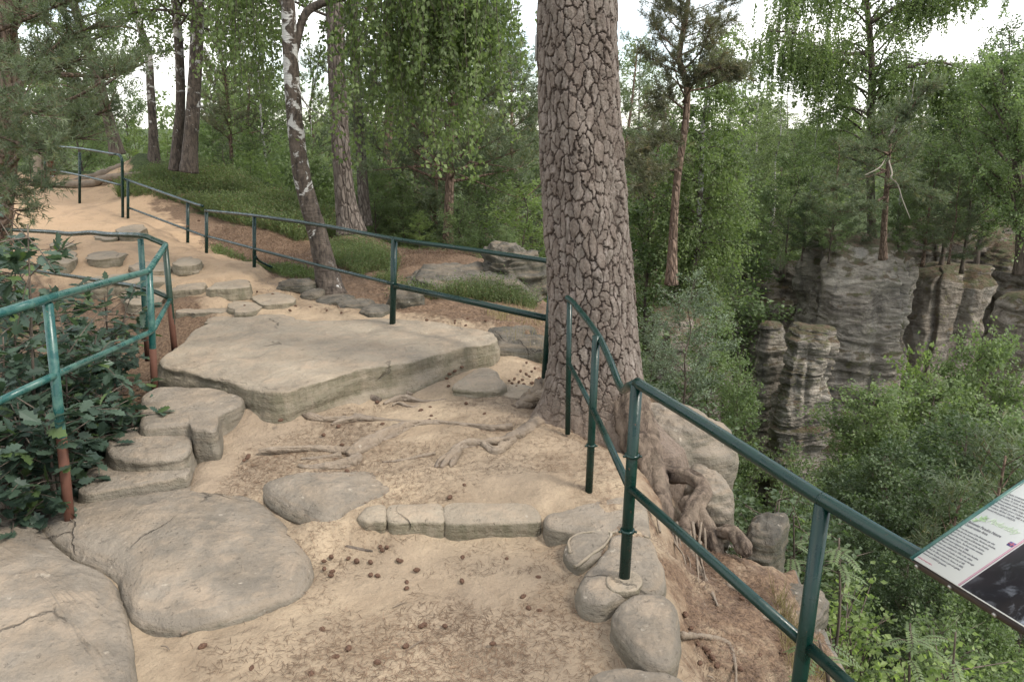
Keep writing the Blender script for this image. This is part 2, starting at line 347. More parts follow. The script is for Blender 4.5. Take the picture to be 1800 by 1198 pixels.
# woods behind: falls away gently, rises again far off
cw((-6, 21, .2), (-1, 16, -.8), (-2, 20, -1.8), (-8, 27, -1.2), (-16, 26, .6), (-3, 30, -3.2), (3, 26, -5), (8, 32, -6), (4, 40, -4.6), (-12, 40, -2), (13, 42, -3.6), (18, 50, -3), (14, 34, -6),
   (22, 34, -2.6), (28, 30, -2.4), (30, 40, -1.6), (38, 26, -4), (34, 14, -8), (0, 60, -4), (30, 70, -1), (-30, 60, -2), (-25, 30, .5), (-40, 20, 0), (-60, 60, -3), (60, 60, 0), (60, 20, -4), (40, 0, -8))
for k in range(14):
    an = k * pi / 7; cw((250 * cos(an), 250 * sin(an), 3.0), (120 * cos(an), 120 * sin(an) + 10, -1.5))
cw((0, -15, -.2), (-15, -5, .2), (15, -10, -6), (-25, -25, 0))
CP = np.array(CP)
CP[:, 2] = np.clip(CP[:, 2], -14, 4)
def _rbf():
    d = np.linalg.norm(CP[:, None, :2] - CP[None, :, :2], axis=2); n = len(CP)
    A = np.zeros((n + 1, n + 1)); A[:n, :n] = -d + np.eye(n) * .02; A[:n, n] = A[n, :n] = 1
    return np.linalg.solve(A, np.append(CP[:, 2], 0))
RW = _rbf()
def h0(x, y):
    x = np.atleast_1d(np.asarray(x, float)); y = np.atleast_1d(np.asarray(y, float)); out = np.empty(len(x))
    for s in range(0, len(x), 20000):
        xs, ys = x[s:s + 20000], y[s:s + 20000]
        out[s:s + 20000] = -np.sqrt((xs[:, None] - CP[None, :, 0]) ** 2 + (ys[:, None] - CP[None, :, 1]) ** 2) @ RW[:-1] + RW[-1]
    return out
def hz(x, y): return float(h0(x, y)[0])
def axis(lo, hi, a, b, st, gr=1.055):
    core = np.arange(a, b, st); l = [a]; s = st
    while l[-1] > lo: s *= gr; l.append(l[-1] - s)
    r = [core[-1]]; s = st
    while r[-1] < hi: s *= gr; r.append(r[-1] + s)
    return np.concatenate([np.array(l[1:])[::-1], core, r[1:]])
XS = axis(-260, 260, -3.2, 2.6, .022); YS = axis(-60, 300, 1.3, 7.6, .022, 1.045)
def gauss(v, c, w): return np.exp(-((v - c) / w) ** 2)
def poly_in(x, y, poly):
    ins = np.zeros(len(x), bool); n = len(poly); j = n - 1
    for i in range(n):
        xi, yi = poly[i][:2]; xj, yj = poly[j][:2]
        c = ((yi > y) != (yj > y)) & (x < (xj - xi) * (y - yi) / (yj - yi + 1e-12) + xi); ins ^= c; j = i
    return ins
def soft_mask(x, y, poly, w):
    """1 inside the polygon, fading over w metres across its edge"""
    d = np.full(len(x), 1e9); n = len(poly)
    for i in range(n):
        a = np.array(poly[i][:2]); b = np.array(poly[(i + 1) % n][:2]); e = b - a; L = e @ e + 1e-12
        t = np.clip(((x - a[0]) * e[0] + (y - a[1]) * e[1]) / L, 0, 1)
        d = np.minimum(d, np.hypot(x - a[0] - t * e[0], y - a[1] - t * e[1]))
    s = np.where(poly_in(x, y, poly), d, -d)
    return np.clip(.5 + s / (2 * w), 0, 1)
# outline of the trodden sandy path in plan
PATH = [(-3.6, -3), (-3, 3.2), (-2.3, 3.9), (-2.1, 5.2), (-2.3, 6.6), (-3.6, 8.3), (-6.5, 9.5), (-10.5, 13), (-13.5, 17), (-14, 20), (-10, 20), (-8.0, 16.4), (-5.6, 13.2), (-4.1, 11.4), (-3.0, 9.6), (-1.6, 8.3), (-.3, 7.6), (.3, 6.6), (.55, 5.6), (.72, 4.6), (.66, 3.8), (.60, 3.0), (.60, 1.5), (.7, -3)]
def ground():
    X, Y = np.meshgrid(XS, YS); x = X.ravel(); y = Y.ravel(); z = h0(x, y)
    pm = soft_mask(x, y, PATH, .28)
    p3 = np.stack([x, y, np.zeros_like(x)], 1)
    near = np.clip(1.6 - np.hypot(x, y - 4) / 14, 0, 1)
    z = z + (fbm(p3 * 1.1, 4, 3) * .035 + fbm(p3 * 5.5, 4, 5) * .022 + fbm(p3 * 22, 3, 6) * .005) * near * (1 + (1 - pm) * 1.6)
    far = np.clip((np.hypot(x, y) - 9) / 20, 0, 1) * (1 - pm)
    z = z + far * fbm(p3 * .22, 5, 9) * 1.1
    for pl_, hh_, yy_ in (([(296, 504), (361, 500), (440, 494), (470, 480), (430, 440), (200, 430), (230, 480)], .09, 11.5), ([(300, 530), (396, 526), (392, 512), (300, 512)], .05, 9.5)):
        z = z + soft_mask(x, y, [tuple(G(a_, b_, .5)[:2]) for a_, b_ in pl_], .05) * hh_ * np.clip((yy_ - y) / 1.2, 0, 1)
    sc = soft_mask(x, y, [(-14, 16.6), (-8.2, 16.3), (-8.2, 19), (-14, 19)], .12) * .13 + soft_mask(x, y, [(-14, 17.6), (-8.6, 17.4), (-8.4, 20), (-14, 20)], .1) * .05
    z = z + sc - soft_mask(x, y, [(-14, 15.2), (-8, 15.2), (-8, 16.4), (-14, 16.4)], .5) * .08
    z = z + pm * np.clip((y - 7.5) / 3, 0, 1) * np.clip((22 - y) / 3, 0, 1) * (np.abs(fbm(p3 * np.array([.8, 2.2, 1]), 4, 44)) * -.05 + fbm(p3 * 3.2, 4, 45) * .045)
    g = Geo(); nx, ny = len(XS), len(YS); i = np.arange(ny - 1)[:, None] * nx + np.arange(nx - 1)[None, :]
    q = np.stack([i, i + 1, i + nx + 1, i + nx], -1).reshape(-1, 4)
    g.add(np.stack([x, y, z], 1), q)
    me = g.mesh('ground', MAT['sand'])
    gy, gx = np.gradient(z.reshape(ny, nx), YS, XS); slope = np.hypot(gx, gy).ravel()
    warm = np.clip((np.hypot(x, y) - 7) / 5, 0, 1)
    edge = soft_mask(x, y, [tuple(q) for q in PATH], .9)
    hb = [P(a, b, c)[:2] for a, b, c in ((205, 318, 16.5), (330, 348, 14.8), (430, 388, 13.4), (520, 405, 12.8), (640, 400, 14.5), (700, 300, 24), (100, 290, 26))]
    wood = np.clip(np.maximum(soft_mask(x, y, hb, .7), np.maximum((y - 17) / 3, np.maximum((x - 1.6) / .8, np.where(y < 8.5, (-x - 4) / 2, 0)))), 0, 1) * (1 - pm)
    green = wood * .95
    litter = np.clip((1 - pm) * 1.1 - green * .6, 0, 1)
    verge = ((x > .6) & (y < 5)) * np.clip(1 - pm, 0, 1)
    litter = np.where((x > .6) & (x < 2) & (y < 5.2), verge * .62, litter)
    rocky = np.clip((slope - 1.1) / .5, 0, 1) * (x > 1.7) * (y < 40)
    for nm, v in (('warm', warm), ('litter', litter), ('green', green), ('rocky', rocky)):
        at = me.attributes.new(nm, 'FLOAT', 'POINT'); at.data.foreach_set('value', v.astype(np.float32))
    tag(link('ground', me), kind='structure')
    return z
ground()

# ---------------------------------------------------------------- stones
def stone(name, label, cat, pix, z, drop=.2, edge=.05, mat='slab', seed=0, amp=.012, dome=.015, group=None, tilt=(0, 0), batter=.15, nr=34, nth=150, world=None, rag=.03, carve=0):
    """a stone with this plan outline, rounded rim, battered sides of the given depth"""
    o = np.array([G(a, b, z) for a, b in pix]) if world is None else np.array([(a, b, z) for a, b in world])
    c = o[:, :2].mean(0)
    n = len(o); t = np.linspace(0, n, nth, endpoint=False); k = t.astype(int); f = (t - k)[:, None]
    p = o[:, :2]; a, b, d, e = p[(k - 1) % n], p[k % n], p[(k + 1) % n], p[(k + 2) % n]
    O = .5 * (2 * b + (d - a) * f + (2 * a - 5 * b + 4 * d - e) * f ** 2 + (3 * b - a - 3 * d + e) * f ** 3)
    th = np.stack([O[:, 0], O[:, 1], np.full(nth, seed * 3.1)], 1)
    R = np.linalg.norm(O - c, axis=1)
    O = c + (O - c) * (1 + fbm(th * 5, 4, seed) * rag / R * 1.0)[:, None]; R = np.linalg.norm(O - c, axis=1)
    ss = np.concatenate([np.linspace(0, .8, nr // 3, endpoint=False), .8 + .2 * np.linspace(0, 1, nr) ** .7]); ss[-1] = 1
    V = []
    for s in ss:
        d = (1 - s) * R; k = np.clip(1 - d / edge, 0, 1)
        zz = z + dome * (1 - s * s) - edge * .75 * (1 - np.sqrt(np.clip(1 - k * k, 0, 1)))
        V.append(np.column_stack([c + (O - c) * s, zz]))
    zt = z - edge * .75
    for u in np.linspace(0, 1, 15)[1:]:
        off = batter * drop * u * (1 + .3 * np.sin(u * 9 + th[:, 0] * 5))
        V.append(np.column_stack([O + (O - c) / R[:, None] * off[:, None], np.full(nth, zt - u * (drop + .04))]))
    V = np.array(V); m = len(V)
    V[:, :, 2] += (V[:, :, 0] - c[0]) * tilt[0] + (V[:, :, 1] - c[1]) * tilt[1]
    flat = V.reshape(-1, 3); q3 = flat * np.array([1, 1, 1.8])
    n1 = fbm(q3 * 2.3, 3, seed + 11); n2 = fbm(q3 * 9, 4, seed + 12); n3 = fbm(q3 * 34, 3, seed + 13)
    side = np.repeat((np.arange(m) >= len(ss)), nth).astype(float)
    dirv = np.repeat(((O - c) / R[:, None])[None], m, 0).reshape(-1, 2)
    disp = n1 * amp * 2.2 + n2 * amp + n3 * amp * .35
    flat[:, 2] += disp * (1 - side * .6)
    lay = fbm(np.column_stack([flat[:, 0] * 1.5, flat[:, 1] * 1.5, flat[:, 2] * 22]), 3, seed + 20) * amp * 1.6
    flat[:, :2] += dirv * ((disp * .8 + lay) * side)[:, None]
    if carve: flat[:, 2] -= carve * np.clip(fbm(q3 * 1.3, 2, seed + 40), 0, 1) * (1 - side)
    g = Geo(); i = np.arange(m - 1)[:, None] * nth; j = np.arange(nth)[None]; j2 = (j + 1) % nth
    g.add(flat, np.stack([i + j, i + nth + j, i + nth + j2, i + j2], -1).reshape(-1, 4))
    return tag(g.obj(name, MAT[mat]), label, cat, group)

def rock(name, label, cat, c, rx, ry, rz, mat='boulder', seed=0, amp=.12, strata=.0, rot=0, group=None, flat=2.6, seg=110, rows=80):
    """a free boulder: a squarish superellipsoid broken by noise and bedding"""
    th = np.linspace(0, 2 * pi, seg, endpoint=False); ph = np.linspace(-pi / 2, pi / 2, rows)
    T, F = np.meshgrid(th, ph); s = lambda v: np.sign(v) * np.abs(v) ** (2 / flat)
    d = np.stack([s(np.cos(T)) * s(np.cos(F)), s(np.sin(T)) * s(np.cos(F)), s(np.sin(F))], -1).reshape(-1, 3)
    v = d * np.array([rx, ry, rz]); sc = 1 / max(rx, ry, rz)
    n = fbm(v * sc * 1.3 + seed, 4, seed) * 1.3 + fbm(v * sc * 5, 4, seed + 3) * .4
    n = n + strata * fbm(np.column_stack([v[:, 0] * sc * .8, v[:, 1] * sc * .8, v[:, 2] * sc * 9]), 3, seed + 5)
    v = v * (1 + n * amp)[:, None]
    cr, sr = cos(rot), sin(rot); v = np.column_stack([v[:, 0] * cr - v[:, 1] * sr, v[:, 0] * sr + v[:, 1] * cr, v[:, 2]]) + np.asarray(c)
    g = Geo(); i = np.arange(rows - 1)[:, None] * seg; j = np.arange(seg)[None]; j2 = (j + 1) % seg
    g.add(v, np.stack([i + j, i + j2, i + seg + j2, i + seg + j], -1).reshape(-1, 4))
    return tag(g.obj(name, MAT[mat]), label, cat, group)

stone('flat_boulder', 'huge smooth grey sandstone slab bulging into the sand, round right edge', 'rock',
      [(38, 884), (100, 868), (200, 852), (300, 838), (370, 840), (430, 862), (490, 897), (522, 932), (548, 970), (552, 1002), (525, 1037), (455, 1066), (380, 1090), (300, 1102), (240, 1088), (218, 1055), (190, 1008), (120, 972), (62, 930), (40, 905)],
      .05, .2, .10, seed=1, amp=.012, dome=.085, nth=260)
stone('flat_boulder', 'grey slab in the bottom left corner, split from the round slab by a sandy crack', 'rock',
      [(-300, 900), (-60, 882), (24, 882), (62, 900), (84, 932), (134, 975), (192, 1008), (220, 1050), (236, 1105), (242, 1190), (226, 1400), (-300, 1400)],
      .04, .2, .09, seed=2, amp=.016, dome=.07, nth=260)
stone('half_buried_stone', 'smooth pale stone half sunk in sand between big slab and kerb blocks', 'rock',
      [(458, 848), (490, 832), (540, 825), (600, 823), (662, 828), (710, 845), (698, 866), (655, 884), (615, 900), (590, 912), (560, 912), (518, 898), (475, 876)], .125, .14, .09, seed=3, dome=.05)
eg = 'stacked stones edging the left of the path'
stone('edging_stone', 'lowest edging stone, touching the big grey slab beside the rusty post', 'rock', [(145, 845), (152, 822), (180, 806), (250, 800), (330, 797), (334, 832), (300, 842), (200, 858), (150, 864)], .17, .25, .03, seed=4, group=eg, amp=.008)
stone('edging_stone', 'middle edging stone with a rounded front corner', 'rock', [(185, 780), (215, 757), (262, 748), (330, 742), (338, 770), (326, 795), (282, 805), (200, 803)], .27, .22, .035, seed=5, group=eg, amp=.008)
stone('edging_stone', 'topmost and largest edging block below the carved rock step', 'rock', [(244, 705), (262, 686), (300, 679), (370, 681), (418, 694), (424, 708), (388, 730), (378, 757), (340, 755), (325, 746), (250, 752), (244, 730)], .34, .24, .04, seed=6, group=eg, amp=.008)
stone('rock_step', 'broad carved sandstone platform with a straight greenish front face', 'rock step',
      [(283, 628), (318, 602), (350, 575), (430, 557), (560, 562), (650, 560), (760, 566), (850, 578), (870, 586), (868, 602), (800, 614), (700, 638), (640, 646), (600, 657), (540, 677), (505, 690), (470, 690), (430, 680), (400, 668), (330, 650), (288, 642)],
      .42, .27, .035, mat='slabpale', seed=7, amp=.013, dome=.012, nth=320, nr=44, batter=.28)
stone('loose_stone', 'small rounded stone lying against the right end of the rock step', 'rock', [(795, 676), (812, 658), (842, 645), (868, 648), (884, 664), (890, 676), (850, 682)], .27, .14, .06, mat='slabpale', seed=8, dome=.02)
stone('loose_stone', 'thin flat stone in sand between the rock step and the pine foot', 'rock', [(865, 688), (900, 676), (940, 680), (952, 690), (910, 698)], .20, .06, .03, mat='slabpale', seed=9, dome=.0, nth=90)
kg = 'kerb blocks of the low stone step'
stone('kerb_block', 'short kerb block at the left end of the low step', 'kerb block', [(627, 908), (634, 898), (646, 890), (678, 887), (679, 914), (655, 916), (640, 916)], .125, .13, .022, mat='slabpale', seed=14, group=kg, amp=.005, nth=110, rag=.012, batter=.05)
stone('kerb_block', 'middle kerb block of the low step, cemented on both sides', 'kerb block', [(682, 887), (730, 885), (776, 885), (780, 916), (735, 916), (684, 915)], .127, .13, .022, mat='slabpale', seed=15, group=kg, amp=.005, nth=110, rag=.012, batter=.05)
stone('kerb_block', 'longest kerb block of the low step with its rounded right end', 'kerb block', [(783, 885), (860, 882), (925, 884), (944, 894), (952, 908), (940, 916), (860, 918), (786, 917)], .13, .13, .024, mat='slabpale', seed=16, group=kg, amp=.005, nth=130, rag=.012, batter=.05)
rg = 'stones edging the right of the path'
stone('border_stone', 'broad low stone around the foot of the railing post beside the pine root', 'rock', [(955, 905), (1000, 895), (1030, 884), (1090, 872), (1128, 880), (1140, 905), (1142, 940), (1100, 940), (1040, 938), (1000, 932), (965, 925)], .13, .50, .035, seed=17, batter=.06, group=rg, amp=.01)
stone('border_stone', 'small stone rimmed by a raised line of pale mortar', 'rock', [(998, 950), (1012, 936), (1045, 932), (1076, 934), (1066, 958), (1040, 980), (1015, 990), (996, 970)], .13, .2, .03, seed=18, group=rg, amp=.008, nth=110)
stone('border_stone', 'large cemented border stone carrying the foot of the front railing post', 'rock', [(1022, 1008), (1045, 985), (1064, 962), (1080, 938), (1140, 938), (1160, 975), (1174, 1025), (1150, 1040), (1110, 1040), (1085, 1050), (1065, 1060), (1035, 1055), (1020, 1035)], .135, .50, .05, seed=19, batter=.06, group=rg, amp=.012, dome=.02)
stone('border_stone', 'rounded border stone with a deep wavy groove', 'rock', [(1078, 1078), (1092, 1052), (1122, 1042), (1164, 1042), (1190, 1062), (1199, 1105), (1194, 1145), (1172, 1166), (1140, 1158), (1112, 1135), (1088, 1105)], .14, .50, .06, seed=24, batter=.06, group=rg, amp=.014, dome=.03, carve=.03)
stone('border_stone', 'border stone cut off by the bottom edge of the picture', 'rock', [(1035, 1195), (1060, 1172), (1118, 1167), (1140, 1170), (1180, 1178), (1210, 1200), (1212, 1270), (1150, 1300), (1040, 1290)], .13, .50, .05, seed=21, batter=.06, group=rg, amp=.01)
# mortar rim and mortar collar at the post foot
g = Geo()
for pl in ([(1002, 972), (1000, 950), (1018, 938), (1050, 934), (1074, 937), (1062, 958), (1040, 974), (1018, 992), (1010, 996)], [(1074, 936), (1105, 936), (1140, 944)]):
    tube(g, [G(a, b, .127) for a, b in pl], [.007, .009, .007, .009], 8, 70, noise=.009, ns=22, seed=3)
tag(g.obj('mortar_ridge', MAT['slabpale']), 'raised pale mortar line between two border stones', 'mortar')
stone('mortar_collar', 'rough pale mortar patch round the foot of the front post', 'mortar', [(1068, 1018), (1078, 1002), (1100, 1000), (1120, 1006), (1128, 1020), (1118, 1034), (1090, 1036), (1074, 1032)], .158, .06, .012, mat='slabpale', seed=23, amp=.007, dome=.0, nth=80, rag=.03)
# stones sunk in the path further up
pg = 'worn stones sunk in the sandy path'
def ps(lbl, pix, z, **k):
    a_, b_ = np.mean(pix, 0)
    for _ in range(5): q_ = G(a_, b_, z); z = hz(q_[0], q_[1]) + k.get('up_', .03)
    k.pop('up_', 0)
    stone('path_stone', lbl, 'rock', pix, z, group=pg, nth=100, **{**dict(rag=.10), **k, 'mat': 'slabpale',  'edge': .016, 'drop': k.get('drop', .1) * 1.0})
ps('flat square-cut stone in the path below the two small steps', [(306, 545), (318, 530), (345, 522), (392, 522), (399, 530), (398, 546), (360, 549), (320, 551)], .50, up_=.12, drop=.16, edge=.03, mat='slab', seed=31, amp=.006)
ps('left block of the two small steps', [(300, 509), (318, 500), (350, 497), (361, 503), (358, 508), (330, 510), (304, 511)], .56, up_=.12, drop=.16, edge=.03, seed=32, amp=.006)
ps('right block of the two small steps, wider', [(365, 505), (385, 496), (430, 492), (438, 497), (434, 505), (400, 507), (370, 508)], .56, up_=.12, drop=.18, edge=.03, seed=33, amp=.006)
ps('low worn slab between the flat square-cut stone and the rock step', [(355, 566), (372, 556), (400, 553), (428, 560), (424, 570), (390, 572)], .455, drop=.06, edge=.03, seed=34, amp=.006, mat='slabpale')
ps('wide thin slab with a ragged front edge behind the rock step', [(438, 560), (455, 553), (495, 552), (516, 560), (512, 568), (470, 569)], .455, drop=.05, edge=.02, seed=35, amp=.006, mat='slabpale')
ps('low worn slab left of the flat square-cut stone', [(278, 560), (300, 546), (325, 548), (340, 562), (330, 578), (295, 580)], .47, drop=.08, edge=.04, seed=36, amp=.008)
ps('pale stone behind the olive rail at the left', [(92, 462), (97, 446), (118, 438), (132, 442), (133, 455), (120, 464)], .72, up_=.10, drop=.2, edge=.05, seed=37, amp=.01)
ps('small dark flat stone at the sandy bend', [(88, 428), (100, 424), (120, 424), (128, 430), (108, 433)], .80, drop=.06, edge=.03, seed=38, amp=.008, mat='boulder')
ps('square stone at the foot of the double railing post', [(204, 406), (208, 400), (225, 396), (250, 394), (254, 402), (240, 408), (215, 410)], .74, up_=.12, drop=.16, edge=.04, seed=39, amp=.01)
ps('block wedged at the foot of the near railing bend', [(306, 465), (312, 455), (335, 451), (352, 454), (351, 462), (330, 467)], .62, up_=.17, drop=.18, edge=.03, seed=40, amp=.01, mat='boulder')
ps('small flat stone just below the wedged block', [(322, 477), (335, 470), (352, 472), (350, 478)], .53, up_=.11, drop=.07, edge=.03, seed=41, amp=.01)
ps('worn slab at the left of the path above the olive rail', [(215, 520), (240, 500), (290, 497), (300, 512), (280, 530), (235, 535)], .50, drop=.06, edge=.04, seed=42, amp=.008, mat='slabpale')
ps('long thin worn ledge crossing the path below the bend', [(150, 492), (190, 484), (250, 482), (296, 488), (290, 495), (220, 498), (165, 500)], .585, up_=.11, drop=.12, seed=141, amp=.012, mat='slabpale')
ps('small ledge at the left of the sandy bend, upper one', [(150, 448), (185, 441), (220, 444), (212, 452), (170, 455)], .70, up_=.10, drop=.12, seed=142, amp=.012, mat='slab')
ps('thin ledge in the sand left of the wedged block', [(228, 468), (262, 462), (300, 466), (292, 474), (245, 476)], .62, up_=.11, drop=.10, seed=143, amp=.012, mat='slabpale')
ps('flat slab half covered by sand right of the two small steps', [(445, 520), (480, 512), (515, 518), (505, 530), (465, 532)], .475, drop=.07, seed=144, amp=.010, mat='slabpale')
ps('low slab beside the right block of the two small steps', [(402, 532), (430, 527), (462, 536), (448, 546), (412, 547)], .475, drop=.07, seed=145, amp=.010, mat='slabpale')
ps('flat stone in the middle of the far sandy slope', [(170, 414), (190, 409), (215, 411), (208, 418), (182, 420)], .74, drop=.10, seed=146, amp=.012, mat='slab')
# row of weathered stones along the foot of the bank
bgp = 'weathered stones along the foot of the bank'
for k, (px, py, Y, rx, rz, lb) in enumerate([(525, 520, 8.9, .22, .12, 'grey stone at the foot of the leaning birch'), (552, 526, 8.7, .13, .09, 'small grey stone right of the birch foot'), (590, 537, 8.5, .22, .11, 'long low stone in the middle of the bank row'),
                                        (628, 545, 8.2, .20, .10, 'flat stone of the bank row left of the thick railing post'), (664, 555, 7.9, .15, .09, 'last stone of the bank row beside the thick railing post'), (716, 540, 8.35, .20, .26, 'rounded upright stone right behind the thick railing post')]):
    c = P(px, py, Y); c[2] = hz(c[0], c[1]) + rz * .05; rock('bank_stone', lb, 'rock', c, rx, .2, rz * .75, seed=50 + k, amp=.2, strata=.3, group=bgp, seg=70, rows=44)
c = P(815, 505, 9.3); rock('big_boulder', 'large weathered grey boulder with ledges in the bank behind the railing', 'rock', (c[0], 9.6, .20), .78, .75, .36, 'boulder', 60, .25, .9, .2, seg=220, rows=150, flat=3)
c = P(895, 490, 9.7); rock('big_boulder', 'tall knobbly boulder right end of the bank', 'rock', (c[0], 10.1, .34), .36, .5, .50, 'boulder', 63, .3, .7, .4, seg=150, rows=110)
stone('ledge_stone', 'flat-topped pale ledge between the rock step and the pine', 'rock', [(852, 582), (865, 572), (905, 569), (938, 572), (942, 582), (910, 590), (872, 592)], .36, .35, .05, seed=65, amp=.012, mat='boulder', batter=.1)
c = P(920, 625, 6.9); rock('ledge_stone', 'upright rock face with moss below the flat ledge', 'rock', (c[0], 6.95, .12), .36, .25, .24, 'boulder', 66, .12, .4, 0, seg=120, rows=80, flat=4)
# boulders outside the right railing
c = P(1190, 830, 4.95); rock('outcrop_boulder', 'smooth domed boulder right of the pine root', 'rock', (c[0] + .12, 5.62, -.26), .40, .45, .42, 'slab', 70, .14, .05, .3, seg=170, rows=120)
c = P(1240, 890, 4.6); rock('outcrop_boulder', 'lower rounded lobe of rock under the domed boulder', 'rock', (c[0] + .12, 5.1, -.45), .19, .3, .32, 'slab', 71, .16, .05, .1, seg=110, rows=80)
c = P(1370, 905, 4.4); rock('outcrop_boulder', 'pale angular rock tip among heather above the gorge', 'rock', (c[0], 4.6, -.52), .13, .24, .24, 'boulder', 72, .25, .3, -.5, seg=90, rows=60, flat=3)
c = P(1385, 985, 3.8); rock('outcrop_boulder', 'flat mossy rock edge at the brink behind the front post', 'rock', (c[0] + .02, 3.95, -.52), .26, .30, .13, 'boulder', 73, .2, .3, -.6, seg=150, rows=90, flat=3)
c = P(1445, 1080, 3.3); rock('outcrop_boulder', 'steep grey rock flank right of the front post', 'rock', (c[0] + .06, 3.3, -.92), .14, .5, .38, 'boulder', 74, .15, .2, .35, seg=130, rows=90, flat=3)

# ---------------------------------------------------------------- railings
def railing(label, loc, group=None):
    return empty('metal_railing', loc, label, 'railing', group)
def rail_tube(root, name, pts, r, mat, seg=14, n=None, lin=False):
    g = Geo(); tube(g, pts, r, seg, n, lin=lin); o = g.obj(name, MAT[mat]); o.parent = root; ceo(o, root.location); return o
def collar(root, p, r, mat, z, parent=None):
    g = Geo(); tube(g, [(p[0], p[1], z - .008), (p[0], p[1], z - .007), (p[0], p[1], z + .007), (p[0], p[1], z + .008)], [r * .9, r * 1.22, r * 1.22, r * .9], 18, lin=True)
    for s in (-1, 1): tube(g, [(p[0] + s * r * 1.1, p[1] - .01, z), (p[0] + s * (r * 1.1 + .012), p[1] - .014, z)], .006, 8)
    o = g.obj('collar', MAT[mat]); o.parent = parent or root; o.location = (0, 0, 0) if parent else (-root.location[0], -root.location[1], -root.location[2]); return o
def post(root, pt, pb, Y, r, mat, rustpx=None, sink=.06, name='post'):
    a = P(*pt, Y); b = P(*pb, Y); d = (b - a) / np.linalg.norm(b - a)
    o = rail_tube(root, name, [a, b + d * sink], r, mat, 16)
    if rustpx:
        c = P(*rustpx, Y); g = Geo(); tube(g, [c, b + d * sink], r * 1.05, 16); k = g.obj('rusty_sleeve', MAT['rust']); k.parent = o
    return a, b, o
GR = 'green tube railings along the rock path'
# right railing with the information board
R1 = tuple(G(1098, 1008, .17)); rr = railing('dark green tube railing down the gorge edge beside the thick pine', R1, GR)
YA, YB, YC, YD = 5.02, G(1035, 866, .12)[1], R1[1], 2.26
pa = post(rr, (1001, 527), (998, 748), YA, .018, 'green'); pb = post(rr, (1048, 590), (1035, 866), YB, .0225, 'green')
pc = post(rr, (1119, 676), (1098, 1008), YC, .027, 'green'); pd = post(rr, (1446, 885), (1400, 1235), YD, .026, 'green', sink=.5)
for p, z in ((pb, P(1040, 782, YB)[2]), (pc, P(1104, 932, YC)[2]), (pc, P(1112, 800, YC)[2])):
    t = (p[0][2] - z) / (p[0][2] - p[1][2]); q = p[0] + (p[1] - p[0]) * t; collar(rr, (q[0], q[1]), .0235 if p is pb else .028, 'green', z, p[2])
A0 = P(997, 523, YA); A1 = P(1048, 584, YB + .1); A2 = P(1092, 682, YC + .35); A3 = P(1106, 678, YC + .06); A4 = P(1119, 672, YC)
D1 = P(1446, 878, YD); S0 = P(1622, 981, 1.99); S1 = P(1800, 1078, 1.70); S1 = S0 + (S1 - S0) * 2.0
rail_tube(rr, 'top_rail', [A0, P(1010, 535, YA - .15), A1, P(1070, 628, (YB + YC) / 2 + .25), A2, A3, A4], .019, 'green', 14, 60)
rail_tube(rr, 'top_rail', [A4, A4 + (D1 - A4) * .5 + np.array([0, 0, .004]), D1 + (A4 - D1) * .06, D1, D1 + (S0 - D1) * .1, S0, S1], .0245, 'green', 16, 90)
B0 = P(1001, 640, YA); B1 = P(1042, 718, YB); B2 = P(1106, 856, YC); B3 = P(1420, 1135, YD); B4 = B3 + (P(1500, 1210, 1.98) - B3) * 3
rail_tube(rr, 'lower_rail', [B0, B1], .0155, 'green', 12); rail_tube(rr, 'lower_rail', [B1, B2], .0185, 'green', 12)
rail_tube(rr, 'lower_rail', [B2, B3], .0205, 'green', 14); rail_tube(rr, 'lower_rail', [B3, B4], .0215, 'green', 14)
# middle railing from the pine back to the bend
L1 = tuple(P(692, 572, 7.25)); rb = railing('dark green railing behind the rock step, running from the bend to the thick pine', L1, GR)
q1 = post(rb, (693, 420), (690, 570), 7.25, .030, 'green', sink=.1); q2 = post(rb, (447, 381), (447, 497), 9.7, .023, 'green'); q3 = post(rb, (363, 371), (363, 464), 11.3, .024, 'green')
q4 = post(rb, (972, 470), (957, 674), 5.95, .030, 'green', sink=.1)
rail_tube(rb, 'top_rail', [P(361, 370, 11.3), P(447, 379, 9.7), P(570, 397, 8.4), P(693, 420, 7.25), P(830, 439, 6.6), P(978, 461, 5.95)], .021, 'green', 14, 60)
rail_tube(rb, 'lower_rail', [P(363, 415, 11.3), P(447, 437, 9.7), P(570, 469, 8.4), P(692, 499, 7.22)], .018, 'green', 12, 40)
rail_tube(rb, 'lower_rail', [P(695, 502, 7.22), P(966, 560, 5.95)], .028, 'green', 12)
rail_tube(rb, 'brace', [P(449, 450, 9.68), P(458, 460, 9.8), P(494, 477, 10.1)], .015, 'green', 10, 12)
L2 = tuple(P(330, 448, 12.0)); rc = railing('short sloping dark green railing between the heather bank and the sandy bend', L2, GR)
post(rc, (225, 318), (225, 394), 14.0, .024, 'green'); post(rc, (330, 356), (330, 450), 12.0, .024, 'green')
rail_tube(rc, 'top_rail', [P(216, 314, 14.1), P(228, 318, 14.0), P(330, 354, 12.0), P(356, 362, 11.5)], .022, 'green', 12, 30)
rail_tube(rc, 'lower_rail', [P(226, 365, 14.0), P(330, 404, 12.0), P(362, 416, 11.35)], .018, 'green', 12, 20)
L3 = tuple(P(215, 396, 14.1)); rd = railing('tall dark green railing with a rounded corner farthest up the path', L3, GR)
T = P(207, 272, 14.2); rail_tube(rd, 'post', [P(216, 400, 14.1), P(215, 300, 14.1), P(214, 281, 14.1), P(211, 274, 14.14), T], .026, 'green', 14, 40)
post(rd, (140, 268), (140, 368), 16.0, .027, 'green'); post(rd, (79, 262), (80, 322), 19.0, .027, 'green')
rail_tube(rd, 'top_rail', [T, P(140, 261, 16.0), P(79, 256, 19.0)], .023, 'green', 12, 20)
